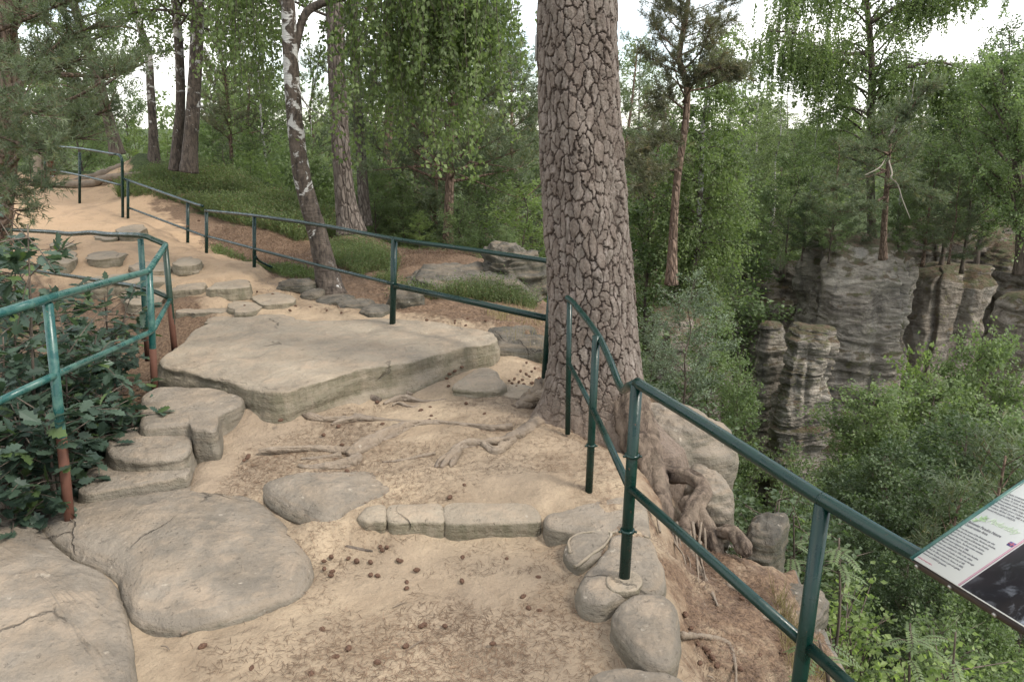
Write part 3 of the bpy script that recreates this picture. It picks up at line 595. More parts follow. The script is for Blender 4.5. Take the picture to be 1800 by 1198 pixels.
rail_tube(rd, 'lower_rail', [P(215, 326, 14.1), P(140, 308, 16.0), P(82, 297, 19.0)], .022, 'green', 12, 20)
# left railing, weathered and patched
YL, YM, YN, YO = 3.95, 5.75, 6.5, 6.75
L4 = tuple(P(118, 865, YL)); re = railing('weathered teal railing with rusty post feet in front of the oak leaves', L4, GR)
post(re, (84, 533), (118, 870), YL, .026, 'teal', (107.8, 768), .3); post(re, (262, 476), (272, 684), YM, .025, 'teal', (268.5, 612))
post(re, (290, 430), (307, 616), YN, .025, 'darkgreen', (299, 533)); post(re, (247, 420), (259, 615), YO, .025, 'teal', (256.5, 575), .1)
rail_tube(re, 'top_rail', [P(-330, 640, 2.6), P(-20, 556, 3.6), P(84, 525, YL), P(180, 498, 4.85), P(252, 479, 5.65), P(262, 474, YM), P(272, 460, 5.95), P(291, 431, YN)], .0235, 'teal', 14, 90)
rail_tube(re, 'lower_rail', [P(-330, 850, 2.6), P(-20, 713, 3.6), P(97, 659, YL), P(180, 622, 4.85), P(268, 582, YM)], .0205, 'teal', 14, 50)
rail_tube(re, 'lower_rail', [P(268, 582, YM), P(299, 526, YN)], .0195, 'teal', 12)
rail_tube(re, 'top_rail', [P(291, 430, YN), P(270, 421, 6.62), P(247, 414, YO), P(190, 412, 7.4), P(160, 409, 7.8), P(120, 411, 8.4), P(78, 407, 9.1), P(-60, 400, 11)], .024, 'darkgreen', 14, 60)
rail_tube(re, 'lower_rail', [P(297, 523, YN), P(252, 506, YO), P(180, 494, 7.5), P(97, 481, 8.9), P(-40, 462, 11)], .021, 'darkgreen', 12, 30)

# ---------------------------------------------------------------- information board on the railing
A = P(1604, 984, 1.93); B = CAM + ray(1800, 1105) * (1.93 / ray(1604, 984)[1] * .8); bx = (B - A) / np.linalg.norm(B - A)
rC = ray(1800, 850); tC = np.dot(A - CAM, bx) / np.dot(rC, bx); C_ = CAM + rC * tC; uy = (C_ - A) / np.linalg.norm(C_ - A); nz_ = np.cross(bx, uy)
if nz_[2] < 0: nz_ = -nz_
WID, HEI, TH = .62, .48, .03
ib = empty('information_board', tuple(A), 'white information board with small print and dark photo, fixed on the right railing', 'information board')
def bp(u, v, w=0): return A + bx * u + uy * v + nz_ * w
g = Geo(); box(g, bp(WID / 2, HEI / 2, -TH / 2), WID, HEI, TH, bx, uy, nz_); fo = g.obj('frame', plain('brown_board_edge', (.035, .028, .026), .45, 30)); fo.parent = ib; ceo(fo, A)
g = Geo(); tube(g, [bp(-.004, 0, .002), bp(-.004, HEI, .002)], .007, 8); k = g.obj('edge_strip', MAT['teal']); k.parent = ib; ceo(k, A)
for u in (.012, .16, .33, .5):
    g = Geo(); tube(g, [bp(u, .002, -.014), bp(u, -.006, -.014)], .006, 10); k = g.obj('screw', plain('screw_metal', (.35, .33, .3), .4, 40, .2, .7)); k.parent = ib; ceo(k, A)
WHITE = plain('board_print_white', (.66, .66, .62), .35, 4, .06)
g = Geo(); box(g, bp(WID / 2, HEI / 2, .002), WID - .008, HEI - .008, .004, bx, uy, nz_); pn = g.obj('panel', WHITE); pn.parent = ib; ceo(pn, A)
def photo_mat():
    m = M('dark_photo_print'); n = m.noise(14, 7, .7, dist=1.); n2 = m.noise(5, 4)
    c = m.mix(m.rng(n, .52, .70), (.018, .018, .022), (.30, .32, .36)); c = m.mix(m.rng(n2, .45, .6), (.022, .022, .027), c)
    return m.done(c, .3)
u0 = .2
g = Geo(); box(g, bp((u0 + WID) / 2, .0 + HEI / 2, .0045), WID - u0 - .02, HEI - .012, .003, bx, uy, nz_); k = g.obj('photo_print', photo_mat()); k.parent = ib; ceo(k, A)
g = Geo(); box(g, bp(u0, HEI / 2, .0055), .004, HEI - .012, .003, bx, uy, nz_); k = g.obj('pink_rule', plain('pink_rule', (.52, .32, .37), .5)); k.parent = ib; ceo(k, A)
from mathutils import Matrix
SCRIPTINK = plain('pale_green_ink', (.42, .50, .36), .6, 50, .1); INK = plain('grey_ink', (.09, .09, .10), .6, 50, .1); LEAFINK = plain('green_ink', (.26, .36, .20), .6, 50, .1); REDINK = plain('crimson_ink', (.32, .10, .14), .6, 50, .1); BLUEINK = plain('navy_ink', (.10, .08, .20), .6, 50, .1)
def text(body, u, v, size, mat, shear=0, name='lettering', sp=1.):
    cu = bpy.data.curves.new(name, 'FONT'); cu.body = body; cu.size = size; cu.shear = shear; cu.extrude = .0002; cu.space_line = sp; cu.fill_mode = 'FRONT'
    o = bpy.data.objects.new(name, cu); COL.objects.link(o); cu.materials.append(mat)
    dg = bpy.context.evaluated_depsgraph_get(); me = bpy.data.meshes.new_from_object(o.evaluated_get(dg)); bpy.data.objects.remove(o); o = link(name, me); me.materials.clear(); me.materials.append(mat)
    o.parent = pn; p = A * 0 + A + bx * u + uy * v + nz_ * .0052
    o.matrix_local = Matrix(((bx[0], uy[0], nz_[0], p[0]), (bx[1], uy[1], nz_[1], p[1]), (bx[2], uy[2], nz_[2], p[2]), (0, 0, 0, 1)))
text("It was the poems of the Bohemian spa who\ngave the area between Jicin, Mnichovo Hradiste\nand Turnov the name of Bohemian Paradise\nback when it was still a part of the Austro-\nHungarian Empire. The first written mention\nof this name originated in 1886.", .006, .1580, .0082, INK, sp=1.28)
text("Nature Conservation Area Bohemian Paradise,\nwhich was established in 1955, is the oldest\nprotected area in Czechia, it spreads out through\nthree regions and occupies an area of 182\nkm2. Its office is situated in Turnov. In 2005,\nBohemian Paradise became a part of a global\nnetwork of UNESCO geoparks.", .006, .0955, .0082, INK, sp=1.28)
text("Bohemian Paradise Nature\nConservation Area", .006, .1865, .0122, INK, sp=1.0)
text("Podurdsky", .050, .2150, .026, SCRIPTINK, .6)
text("stanku stredoceske vlasti dali pojmenovani\nCesky raj lazensti hoste, kteri prijizdeli\nna konci 19. stoleti do lazni Sedmihorky.\nPrvni pisemna zmenka pochazi z roku 1886.\nChranena krajinna oblast Cesky raj byla\nzrizena 1955 jako prvni v Cechach a jeji\nrozloha je 182 km2. Od roku 2005 se stala\nsoucasti site geoparku UNESCO.", .006, .325, .0082, INK, sp=1.28)
text("ceskyraj.ochranaprirody.cz", .008, .0145, .006, REDINK)
g = Geo()
for k in range(9):
    a = k * .7; c = bp(.029 + .012 * cos(a), .213 + .012 * sin(a * 1.3), .0052); d1 = bx * cos(a) + uy * sin(a); d2 = -bx * sin(a) + uy * cos(a)
    g.add([c - d1 * .010, c + d2 * .0035, c + d1 * .010, c - d2 * .0035], [(0, 1, 2, 3)])
k = g.obj('leaf_emblem', LEAFINK); k.parent = ib; ceo(k, A)
fl = Geo(); box(fl, bp(.187, .183, .0045), .026, .015, .0012, bx, uy, nz_); k = fl.obj('flag_emblem', BLUEINK); k.parent = ib; ceo(k, A)
f2 = Geo(); box(f2, bp(.187, .183, .0056), .026, .003, .0008, bx, uy, nz_); box(f2, bp(.187, .1870, .0056), .0035, .005, .0008, bx, uy, nz_); box(f2, bp(.187, .1790, .0056), .0035, .005, .0008, bx, uy, nz_)
k = f2.obj('flag_cross', REDINK); k.parent = ib; ceo(k, A)
g = Geo(); pm_ = bp(.5, .3, -.05); tube(g, [pm_, (pm_[0], pm_[1], hz(pm_[0], pm_[1]) - .2)], .024, 14); k = g.obj('support_post', MAT['green']); k.parent = ib; ceo(k, A)
# ---------------------------------------------------------------- sandstone towers across the gorge
def tower(label, px0, px1, pyt, Y, zb, seed, dep=1.0, mat='cliff', amp=.16, strata=.5, topround=.5, lean=0., name='sandstone_tower', flat=3.2, seg=200, rows=230, taper=.0):
    a = P(px0, pyt, Y); b = P(px1, pyt, Y); rx = (b[0] - a[0]) / 2; ry = rx * dep; kk = (Y + ry * .6) / Y; rx *= kk; cx = (a[0] + b[0]) / 2 * kk; zt = a[2]; H = zt - zb
    th = np.linspace(0, 2 * pi, seg, endpoint=False); u = np.concatenate([np.linspace(0, 1, rows), np.linspace(1, 1, 1)])
    cap = 34; s_ = lambda v: np.sign(v) * np.abs(v) ** (2 / flat)
    sx = s_(np.cos(th)); sy = s_(np.sin(th)); V = []
    for k in range(rows + cap):
        if k < rows: z = zb + (H - topround) * k / rows; f = 1 - taper * k / rows
        else:
            e = (k - rows) / (cap - 1); z = zt - topround + topround * sin(e * pi / 2); f = (1 - taper) * max(cos(e * pi / 2), .0) ** .55
        V.append(np.column_stack([sx * rx * f, sy * ry * f, np.full(seg, z)]))
    V = np.array(V).reshape(-1, 3); xy = V[:, :2].copy()
    R = np.maximum(np.linalg.norm(xy, axis=1), 1e-6); d = xy / R[:, None]
    q = V.copy(); q[:, 0] += seed * 7.7
    big = fbm(q * np.array([.55, .55, .28]), 4, seed); mid = fbm(q * np.array([1.5, 1.5, 1.2]), 5, seed + 4)
    wz = V[:, 2] + .35 * fbm(q * .5, 3, seed + 8)
    lay = fbm(np.column_stack([q[:, 0] * .35, q[:, 1] * .35, wz * 2.6]), 5, seed + 9, .62)
    crack = -np.clip(.16 - np.abs(fbm(np.column_stack([q[:, 0] * .9, q[:, 1] * .9, q[:, 2] * .12]), 3, seed + 15)), 0, 1) * 4.5
    disp = (big * 1.5 + mid * .7 + np.sign(lay) * np.abs(lay) ** .7 * strata + crack * 1.1) * amp * min(rx * 1.4, 2.2)
    edge = np.clip(R / rx * 1.5, 0, 1)
    V[:, :2] += d * (disp * edge)[:, None]; V[:, 2] += (mid * .25 + big * .3) * topround * np.clip((V[:, 2] - (zt - topround)) / topround, 0, 1)
    V[:, 0] += (V[:, 2] - zt) * lean + cx; V[:, 1] += Y + ry * .6
    g = Geo(); i = np.arange(rows + cap - 1)[:, None] * seg; j = np.arange(seg)[None]; j2 = (j + 1) % seg
    g.add(V, np.stack([i + j, i + j2, i + seg + j2, i + seg + j], -1).reshape(-1, 4))
    return tag(g.obj(name, MAT[mat]), label, 'rock tower', 'sandstone rocks across the gorge')
tower('main pale grey sandstone tower with brown rounded top and a pine on it', 1424, 1596, 428, 25, -16, 3, 1.0, amp=.15, strata=.6, topround=1.5, lean=-.01)
tower('narrow front column with deep horizontal bedding ledges', 1378, 1470, 572, 22.2, -10.2, 5, .9, amp=.20, strata=1.0, topround=.5)
tower('plain lower rock pedestal under the bedded front column', 1372, 1500, 775, 22.6, -18, 6, .8, amp=.10, strata=.5, topround=.4)
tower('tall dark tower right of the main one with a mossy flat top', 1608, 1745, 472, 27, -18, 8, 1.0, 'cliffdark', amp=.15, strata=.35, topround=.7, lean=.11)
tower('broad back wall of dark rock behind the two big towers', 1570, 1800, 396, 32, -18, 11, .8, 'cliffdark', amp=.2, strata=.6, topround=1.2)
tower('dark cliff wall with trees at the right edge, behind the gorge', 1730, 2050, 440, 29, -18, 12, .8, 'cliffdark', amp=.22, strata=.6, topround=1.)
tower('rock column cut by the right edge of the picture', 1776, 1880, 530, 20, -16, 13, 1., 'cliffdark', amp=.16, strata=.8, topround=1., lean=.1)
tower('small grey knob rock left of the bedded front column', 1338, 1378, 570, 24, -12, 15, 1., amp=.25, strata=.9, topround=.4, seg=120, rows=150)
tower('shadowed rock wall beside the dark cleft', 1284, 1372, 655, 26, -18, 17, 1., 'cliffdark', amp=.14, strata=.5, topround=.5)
tower('mossy brown rock shoulder above the dark cleft', 1290, 1425, 462, 30, -16, 19, .7, amp=.22, strata=.8, topround=1.4)
tower('distant pale rock ledge between the far birches', 1262, 1362, 378, 42, -9, 21, .8, amp=.2, strata=1., topround=.6)
tower('mossy rock pillar partly hidden by the grey green shrub', 1222, 1292, 640, 15, -14, 23, 1., amp=.2, strata=.5, topround=.6)
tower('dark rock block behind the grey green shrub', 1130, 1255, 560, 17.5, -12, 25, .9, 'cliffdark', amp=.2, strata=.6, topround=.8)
tower('overgrown pillar behind the right shoulder of the thick pine', 1150, 1262, 495, 27, -12, 27, .8, amp=.2, strata=.8, topround=.8)

# ---------------------------------------------------------------- foliage
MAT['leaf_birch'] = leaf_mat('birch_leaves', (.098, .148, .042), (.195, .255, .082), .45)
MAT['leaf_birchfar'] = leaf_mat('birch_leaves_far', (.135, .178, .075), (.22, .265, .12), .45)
MAT['leaf_bright'] = leaf_mat('beech_sapling_leaves', (.15, .215, .055), (.27, .35, .10), .46)
MAT['leaf_mid'] = leaf_mat('broad_leaves', (.105, .16, .058), (.205, .27, .105), .42)
MAT['leaf_grey'] = leaf_mat('grey_green_leaves', (0.1, 0.144, 0.083), (0.201, 0.254, 0.159), .3)
MAT['leaf_dark'] = leaf_mat('dark_leaves', (0.055, 0.091, 0.039), (0.112, 0.159, 0.065), .36)
MAT['leaf_oak'] = leaf_mat('oak_leaves', (.032, .062, .042), (.075, .125, .080), .25, (.10, .15, .05), .4)
MAT['leaf_fresh'] = leaf_mat('fresh_leaves', (.11, .165, .055), (.21, .27, .11), .42)
MAT['needle'] = leaf_mat('pine_needles', (0.091, 0.122, 0.063), (0.171, 0.206, 0.112), .3, (.16, .15, .07))
MAT['needle_dark'] = leaf_mat('dark_pine_needles', (0.055, 0.076, 0.039), (0.118, 0.144, 0.073), .3, (.12, .11, .05))
MAT['needle_brown'] = leaf_mat('olive_pine_needles', (0.091, 0.095, 0.055), (0.177, 0.171, 0.1), .3, (.17, .13, .07))
MAT['heather'] = leaf_mat('heather_sprigs', (0.079, 0.116, 0.034), (0.177, 0.224, 0.071), .35, (.15, .10, .06))
MAT['bilberry'] = leaf_mat('bilberry_leaves', (.08, .12, .03), (.16, .21, .06), .35)
def unit(v): return v / (np.linalg.norm(v, axis=-1, keepdims=True) + 1e-9)
def leaves(g, p, d, L, w, rng, rn=None):
    n = len(p)
    if not n: return
    d = unit(d); s = unit(np.cross(d, rng.normal(size=(n, 3)))); L = L * rng.uniform(.65, 1.25, n); w = w * rng.uniform(.7, 1.2, n)
    nrm = np.cross(d, s)
    a = p; b = p + d * (L * .45)[:, None] + s * w[:, None] + nrm * (w * .3)[:, None]; c = p + d * L[:, None]; e = p + d * (L * .45)[:, None] - s * w[:, None] + nrm * (w * .3)[:, None]
    v = np.stack([a, b, c, e], 1).reshape(-1, 3)
    r = rng.uniform(0, 1, n) if rn is None else np.clip(rn + rng.normal(0, .12, n), 0, 1)
    g.add(v, np.arange(n * 4).reshape(-1, 4), None, np.repeat(r, 4))
def needles(g, p, d, rng, per=16, L=.075, w=.0022, span=.14):
    """bottle-brush shoots: p shoot start, d shoot direction"""
    n = len(p); d = unit(d); P_ = np.repeat(p, per, 0); D = np.repeat(d, per, 0); t = rng.uniform(0, 1, n * per)
    ax = unit(np.cross(D, rng.normal(size=(n * per, 3)))); nd = unit(D * rng.uniform(.35, .9, (n * per, 1)) + ax * .75)
    base = P_ + D * (t * span)[:, None]; rn = np.repeat(rng.uniform(0, 1, n), per)
    s = unit(np.cross(nd, rng.normal(size=(n * per, 3)))); LL = L * rng.uniform(.7, 1.15, n * per)
    v = np.stack([base - s * w, base + s * w, base + nd * LL[:, None]], 1).reshape(-1, 3)
    g.add(v, None, np.arange(n * per * 3).reshape(-1, 3), np.repeat(np.clip(rn + rng.normal(0, .08, n * per), 0, 1), 3))
LIMB_A = 3.0
def limb(p0, d0, L, n, curve, rng, wob=.12):
    """polyline that starts along d0 and bends by curve (a vector per unit length)"""
    p = [np.array(p0)]; d = np.array(d0, float); d /= np.linalg.norm(d)
    for k in range(n):
        d = d + np.array(curve) / n + rng.normal(0, wob, 3) * (1 / n) ** .5; d /= np.linalg.norm(d); p.append(p[-1] + d * L / n)
    return np.array(p)
STY = {  # elevation of the limbs, bend, twig kind
    'birch': dict(el=(.5, 1.0), bend=-1.1, prof=lambda t: (1 - t) ** .6 * (.55 + .45 * min(1, t * 4))),
    'broad': dict(el=(.25, .95), bend=-.1, prof=lambda t: (1 - t) ** .55 * (.6 + .4 * min(1, t * 4))),
    'pine': dict(el=(-.05, .45), bend=.35, prof=lambda t: (1 - t) ** .5),
    'youngpine': dict(el=(.15, .6), bend=.3, prof=lambda t: (1 - t) ** .8),
    'spruce': dict(el=(-.35, .05), bend=.25, prof=lambda t: (1 - t)),
}
def crown(gl, gw, tp, rad, style, rng, cs, R, nb, twigs, per, L, w, hang=.8, tw=.45, seglimb=5, ndl=None, azim=None, trim=None):
    st = STY[style]; tp = np.asarray(tp); n = len(tp); az = rng.uniform(0, 6.28)
    cum = np.concatenate([[0], np.cumsum(np.linalg.norm(np.diff(tp, axis=0), axis=1))]); cum /= cum[-1]
    TP, TD, TL, TR = [], [], [], []
    for k in range(nb):
        t = cs + (1 - cs) * ((k + rng.uniform(0, 1)) / nb) ** (1.1); u = (t - cs) / (1 - cs)
        p = np.array([np.interp(t, cum, tp[:, j]) for j in range(3)]); az += 2.4 + rng.uniform(-.5, .5)
        a_ = az if azim is None else rng.uniform(*azim)
        el = rng.uniform(*st['el']) + u * .35; ln = R * st['prof'](u) * rng.uniform(.65, 1.15) + .05 * R
        d0 = (cos(a_) * cos(el), sin(a_) * cos(el), sin(el))
        lp = limb(p, d0, ln, seglimb, (0, 0, st['bend']), rng, .22)
        r_ = np.interp(t, cum, np.interp(np.linspace(0, 1, n), np.linspace(0, 1, len(rad)), rad)) * .42 * (ln / R) ** .5
        tube(gw, lp, [max(r_, .006), .003], seglimb and 5, seglimb + 3, cap=False, a=LIMB_A)
        m = max(3, int(twigs * (ln / R)))
        s = rng.uniform(.22, 1, m) ** .8 * seglimb; i = np.minimum(s.astype(int), seglimb - 1); f = (s - i)[:, None]
        tpz = lp[i] * (1 - f) + lp[i + 1] * f; dl = unit(lp[i + 1] - lp[i])
        rn = rng.normal(0, 1, (m, 3)); clump = np.clip(rng.uniform(.15, .85), 0, 1)
        if style == 'birch': td = dl * .5 + rn * .45 + np.array([0, 0, -.5 * hang]); tl = rng.uniform(.35, 1.0, m) * tw
        elif style == 'broad': td = dl * .7 + rn * .6 + np.array([0, 0, .1]); tl = rng.uniform(.3, 1., m) * tw
        elif style == 'spruce': td = dl * .7 + rn * np.array([.6, .6, .12]) + np.array([0, 0, -.15]); tl = rng.uniform(.3, 1., m) * tw
        else: td = dl * .8 + rn * np.array([.5, .5, .25]) + np.array([0, 0, .35]); tl = rng.uniform(.4, 1., m) * tw
        TP.append(tpz); TD.append(unit(td)); TL.append(tl); TR.append(np.full(m, clump))
    TP, TD, TL, TR = np.vstack(TP), np.vstack(TD), np.concatenate(TL), np.concatenate(TR)
    if ndl:
        m = ndl['shoots']; t = rng.uniform(.15, 1, (len(TP), m)); 
        p = (TP[:, None] + TD[:, None] * (TL[:, None] * t)[..., None]).reshape(-1, 3)
        d = (TD[:, None] * .8 + rng.normal(0, .5, (len(TP), m, 3)) + np.array([0, 0, .3])).reshape(-1, 3)
        if trim is not None: k = trim(p); p = p[k]; d = d[k]
        needles(gl, p, d, rng, ndl['per'], ndl['L'], ndl['w'], ndl['span'])
    else:
        t = rng.uniform(.05, 1, (len(TP), per)); sag = (t * TL[:, None]) ** 2 * (-.55 * hang if style == 'birch' else -.12) / max(tw, .1)
        p = TP[:, None] + TD[:, None] * (TL[:, None] * t)[..., None]; p[..., 2] += sag; p = p + rng.normal(0, .018 + L * .35, p.shape)
        d = TD[:, None] * .5 + rng.normal(0, .6, p.shape); d[..., 2] -= .5 if style == 'birch' else .2
        p = p.reshape(-1, 3); d = d.reshape(-1, 3); rn = np.repeat(TR, per)
        if trim is not None: k = trim(p); p = p[k]; d = d[k]; rn = rn[k]
        leaves(gl, p, d, L, w, rng, rn)
    # fine twigs
    k = rng.permutation(len(TP))[:int(len(TP) * .5)]
    for i in k[:420]:
        q = TP[i] + TD[i] * TL[i] * .6; e = TP[i] + TD[i] * TL[i] + np.array([0, 0, -.3 * TL[i] * hang if style == 'birch' else 0])
        tube(gw, [TP[i], q, e], [.005, .0035, .002], 3, 3, cap=False, lin=True, a=3.)
def trunk_tube(gw, tp, rad, seg=16, n=60, noise=.08, seed=0, flare=1.6, ground_dark=None):
    c = cat_rom(tp, n); u = np.linspace(0, 1, n); r = np.interp(u, np.linspace(0, 1, len(rad)), rad)
    ln = np.concatenate([[0], np.cumsum(np.linalg.norm(np.diff(c, axis=0), axis=1))]); r = r * (1 + (flare - 1) * np.exp(-ln / .35))
    a = np.exp(-ln / 2.4) if ground_dark is None else ground_dark(ln)
    tube(gw, c, r, seg, noise=r.max() * noise, ns=9, a=np.concatenate([np.repeat(a, seg), [a[0], a[-1]]]), seed=seed, lin=True)
    return c
def tree(name, label, cat, gw, gl, wmat, lmat, loc, group=None, wname='trunk', lname='crown'):
    r = empty(name, tuple(loc), label, cat, group)
    if gw.n: o = gw.obj(wname, MAT[wmat], r); ceo(o, loc)
    if gl.n: o = gl.obj(lname, MAT[lmat], r, smooth=False); ceo(o, loc)
    return r
PROTO = {}
def proto(key, style, H, R, cs, nb, twigs, per, L, w, wmat, lmat, seed, rad=(.09, .05, .015), ndl=None, hang=.8, tw=.5, stems=1, trunk=True):
    rng = np.random.default_rng(seed); gw, gl = Geo(), Geo()
    for k in range(stems):
        a = rng.uniform(0, 6.28); b = (0 if stems == 1 else .22) ; n = 7
        tp = np.array([[0, 0, -.5]] + [[b * H * cos(a) * t ** 1.3 + rng.normal(0, .015 * H * t), b * H * sin(a) * t ** 1.3 + rng.normal(0, .015 * H * t), H * t] for t in np.linspace(.05, 1, n)])
        if trunk: trunk_tube(gw, tp, rad, 8, 24, .05, seed, 1.4)
        crown(gl, gw, tp, rad, style, rng, cs, R, nb, twigs, per, L, w, hang, tw, 5, ndl)
    PROTO[key] = (gw.mesh(key + '_wood', MAT[wmat]), gl.mesh(key + '_foliage', MAT[lmat], False), H)
ND = dict(shoots=5, per=9, L=.10, w=.0065, span=.13)
NDF = dict(shoots=4, per=7, L=.15, w=.012, span=.2)
proto('birch', 'birch', 9, 2.3, .22, 46, 30, 22, .058, .021, 'birchbark', 'leaf_birch', 1, tw=1.0)
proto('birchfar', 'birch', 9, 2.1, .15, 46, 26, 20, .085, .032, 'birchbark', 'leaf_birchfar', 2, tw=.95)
proto('broad', 'broad', 5, 1.7, .12, 50, 26, 15, .062, .024, 'darkbark', 'leaf_mid', 3, (.045, .02, .006), tw=.5)
proto('bright', 'broad', 5, 1.7, .12, 40, 24, 12, .075, .028, 'darkbark', 'leaf_bright', 4, (.045, .02, .006), tw=.5)
proto('greyleaf', 'broad', 5, 1.7, .12, 46, 26, 14, .062, .022, 'darkbark', 'leaf_grey', 5, (.045, .02, .006), tw=.5)
proto('darkleaf', 'broad', 6, 2.2, .15, 56, 28, 15, .066, .026, 'darkbark', 'leaf_dark', 6, (.07, .03, .01), tw=.6)
proto('tall', 'broad', 9, 2.4, .3, 90, 34, 20, .07, .027, 'darkbark', 'leaf_mid', 33, (.08, .05, .01), tw=.6)
proto('talldark', 'broad', 9, 2.4, .3, 84, 34, 20, .07, .027, 'darkbark', 'leaf_dark', 34, (.08, .05, .01), tw=.6)
proto('tallfresh', 'broad', 9, 2.4, .3, 90, 34, 20, .07, .027, 'darkbark', 'leaf_fresh', 35, (.08, .05, .01), tw=.6)
proto('bush', 'broad', 1.6, .7, .05, 16, 14, 12, .045, .017, 'darkbark', 'leaf_mid', 7, (.012, .008, .004), tw=.35, stems=5)
proto('bushdark', 'broad', 1.6, .7, .05, 16, 14, 12, .045, .018, 'darkbark', 'leaf_dark', 8, (.012, .008, .004), tw=.35, stems=5)
proto('bushbright', 'broad', 1.6, .7, .05, 14, 12, 11, .045, .018, 'darkbark', 'leaf_bright', 28, (.012, .008, .004), tw=.35, stems=5)
proto('pine', 'pine', 12, 2.4, .35, 44, 26, 0, 0, 0, 'redbark', 'needle', 9, (.14, .09, .02), ndl=NDF, tw=.55)
proto('brownpine', 'pine', 12, 2.2, .3, 44, 24, 0, 0, 0, 'redbark', 'needle_brown', 19, (.14, .09, .02), ndl=NDF, tw=.5)
proto('youngpine', 'youngpine', 5, 1.6, .1, 46, 20, 0, 0, 0, 'redbark', 'needle', 10, (.05, .03, .01), ndl=ND, tw=.4)
proto('spruce', 'spruce', 9, 1.9, .08, 74, 24, 0, 0, 0, 'darkbark', 'needle_dark', 11, (.09, .05, .01), ndl=dict(shoots=5, per=8, L=.085, w=.008, span=.16), tw=.5)
def plant(key, name, px, Y, top, label, cat='tree', group=None, wide=1.0, sink=.1, zb=None):
    me_w, me_l, H = PROTO[key]; p = P(px, top, Y); z = (hz(p[0], p[1]) if zb is None else zb) - sink; s = max((p[2] - z) / H, .15)
    r = empty(name, (p[0], p[1], z), label, cat, group); sd_ = (px * 7 + top * 3 + Y * 11) % 97; r.rotation_euler = (0, 0, sd_ * .41)
    w = s * wide; w = min(max(w, s * .6), s * 1.8); r.scale = (w, w, s)
    for nm, me in (('trunk' if H > 3 else 'stem', me_w), ('crown' if H > 3 else 'foliage', me_l)): link(nm, me, r)
    return r
def px3(pts): return np.array([P(a, b, c) for a, b, c in pts])
# ---------------------------------------------------------------- the thick pine beside the path
def voro(u, v, per_u, seed):
    """jittered-grid cells, periodic in u: distance to the cell edge, cell value, offset from the cell's seed"""
    iu, iv = np.floor(u), np.floor(v); f1 = np.full(len(u), 99.); bx_ = np.zeros(len(u)); by_ = np.zeros(len(u)); cid = np.zeros(len(u)); pts = []
    for du in (-1, 0, 1):
        for dv in (-2, -1, 0, 1, 2):
            a = iu + du; b = iv + dv; am = np.mod(a, per_u).astype(np.int64); bi = b.astype(np.int64); zz = np.zeros_like(bi)
            jx = a + .12 + .76 * _hash(am, bi, zz, seed) - u; jy = b + (am % 2) * .5 + .12 + .76 * _hash(am, bi, zz + 1, seed) - v; pts.append((jx, jy))
            d = jx * jx + jy * jy; new = d < f1; bx_ = np.where(new, jx, bx_); by_ = np.where(new, jy, by_); cid = np.where(new, _hash(am, bi, zz + 2, seed), cid); f1 = np.where(new, d, f1)
    ed = np.full(len(u), 9.)
    for jx, jy in pts:
        ex, ey = jx - bx_, jy - by_; L = np.sqrt(ex * ex + ey * ey); q = ((jx + bx_) * .5 * ex + (jy + by_) * .5 * ey) / (L + 1e-9); ed = np.where((L > 1e-4) & (q < ed), q, ed)
    return ed, cid, bx_, by_
YP = 5.45
base = P(1045, 750, YP); BP = (base[0], YP, .12)
big = empty('pine_tree', BP, 'thick pine with coarse plated bark growing through the railing at the path edge', 'tree')
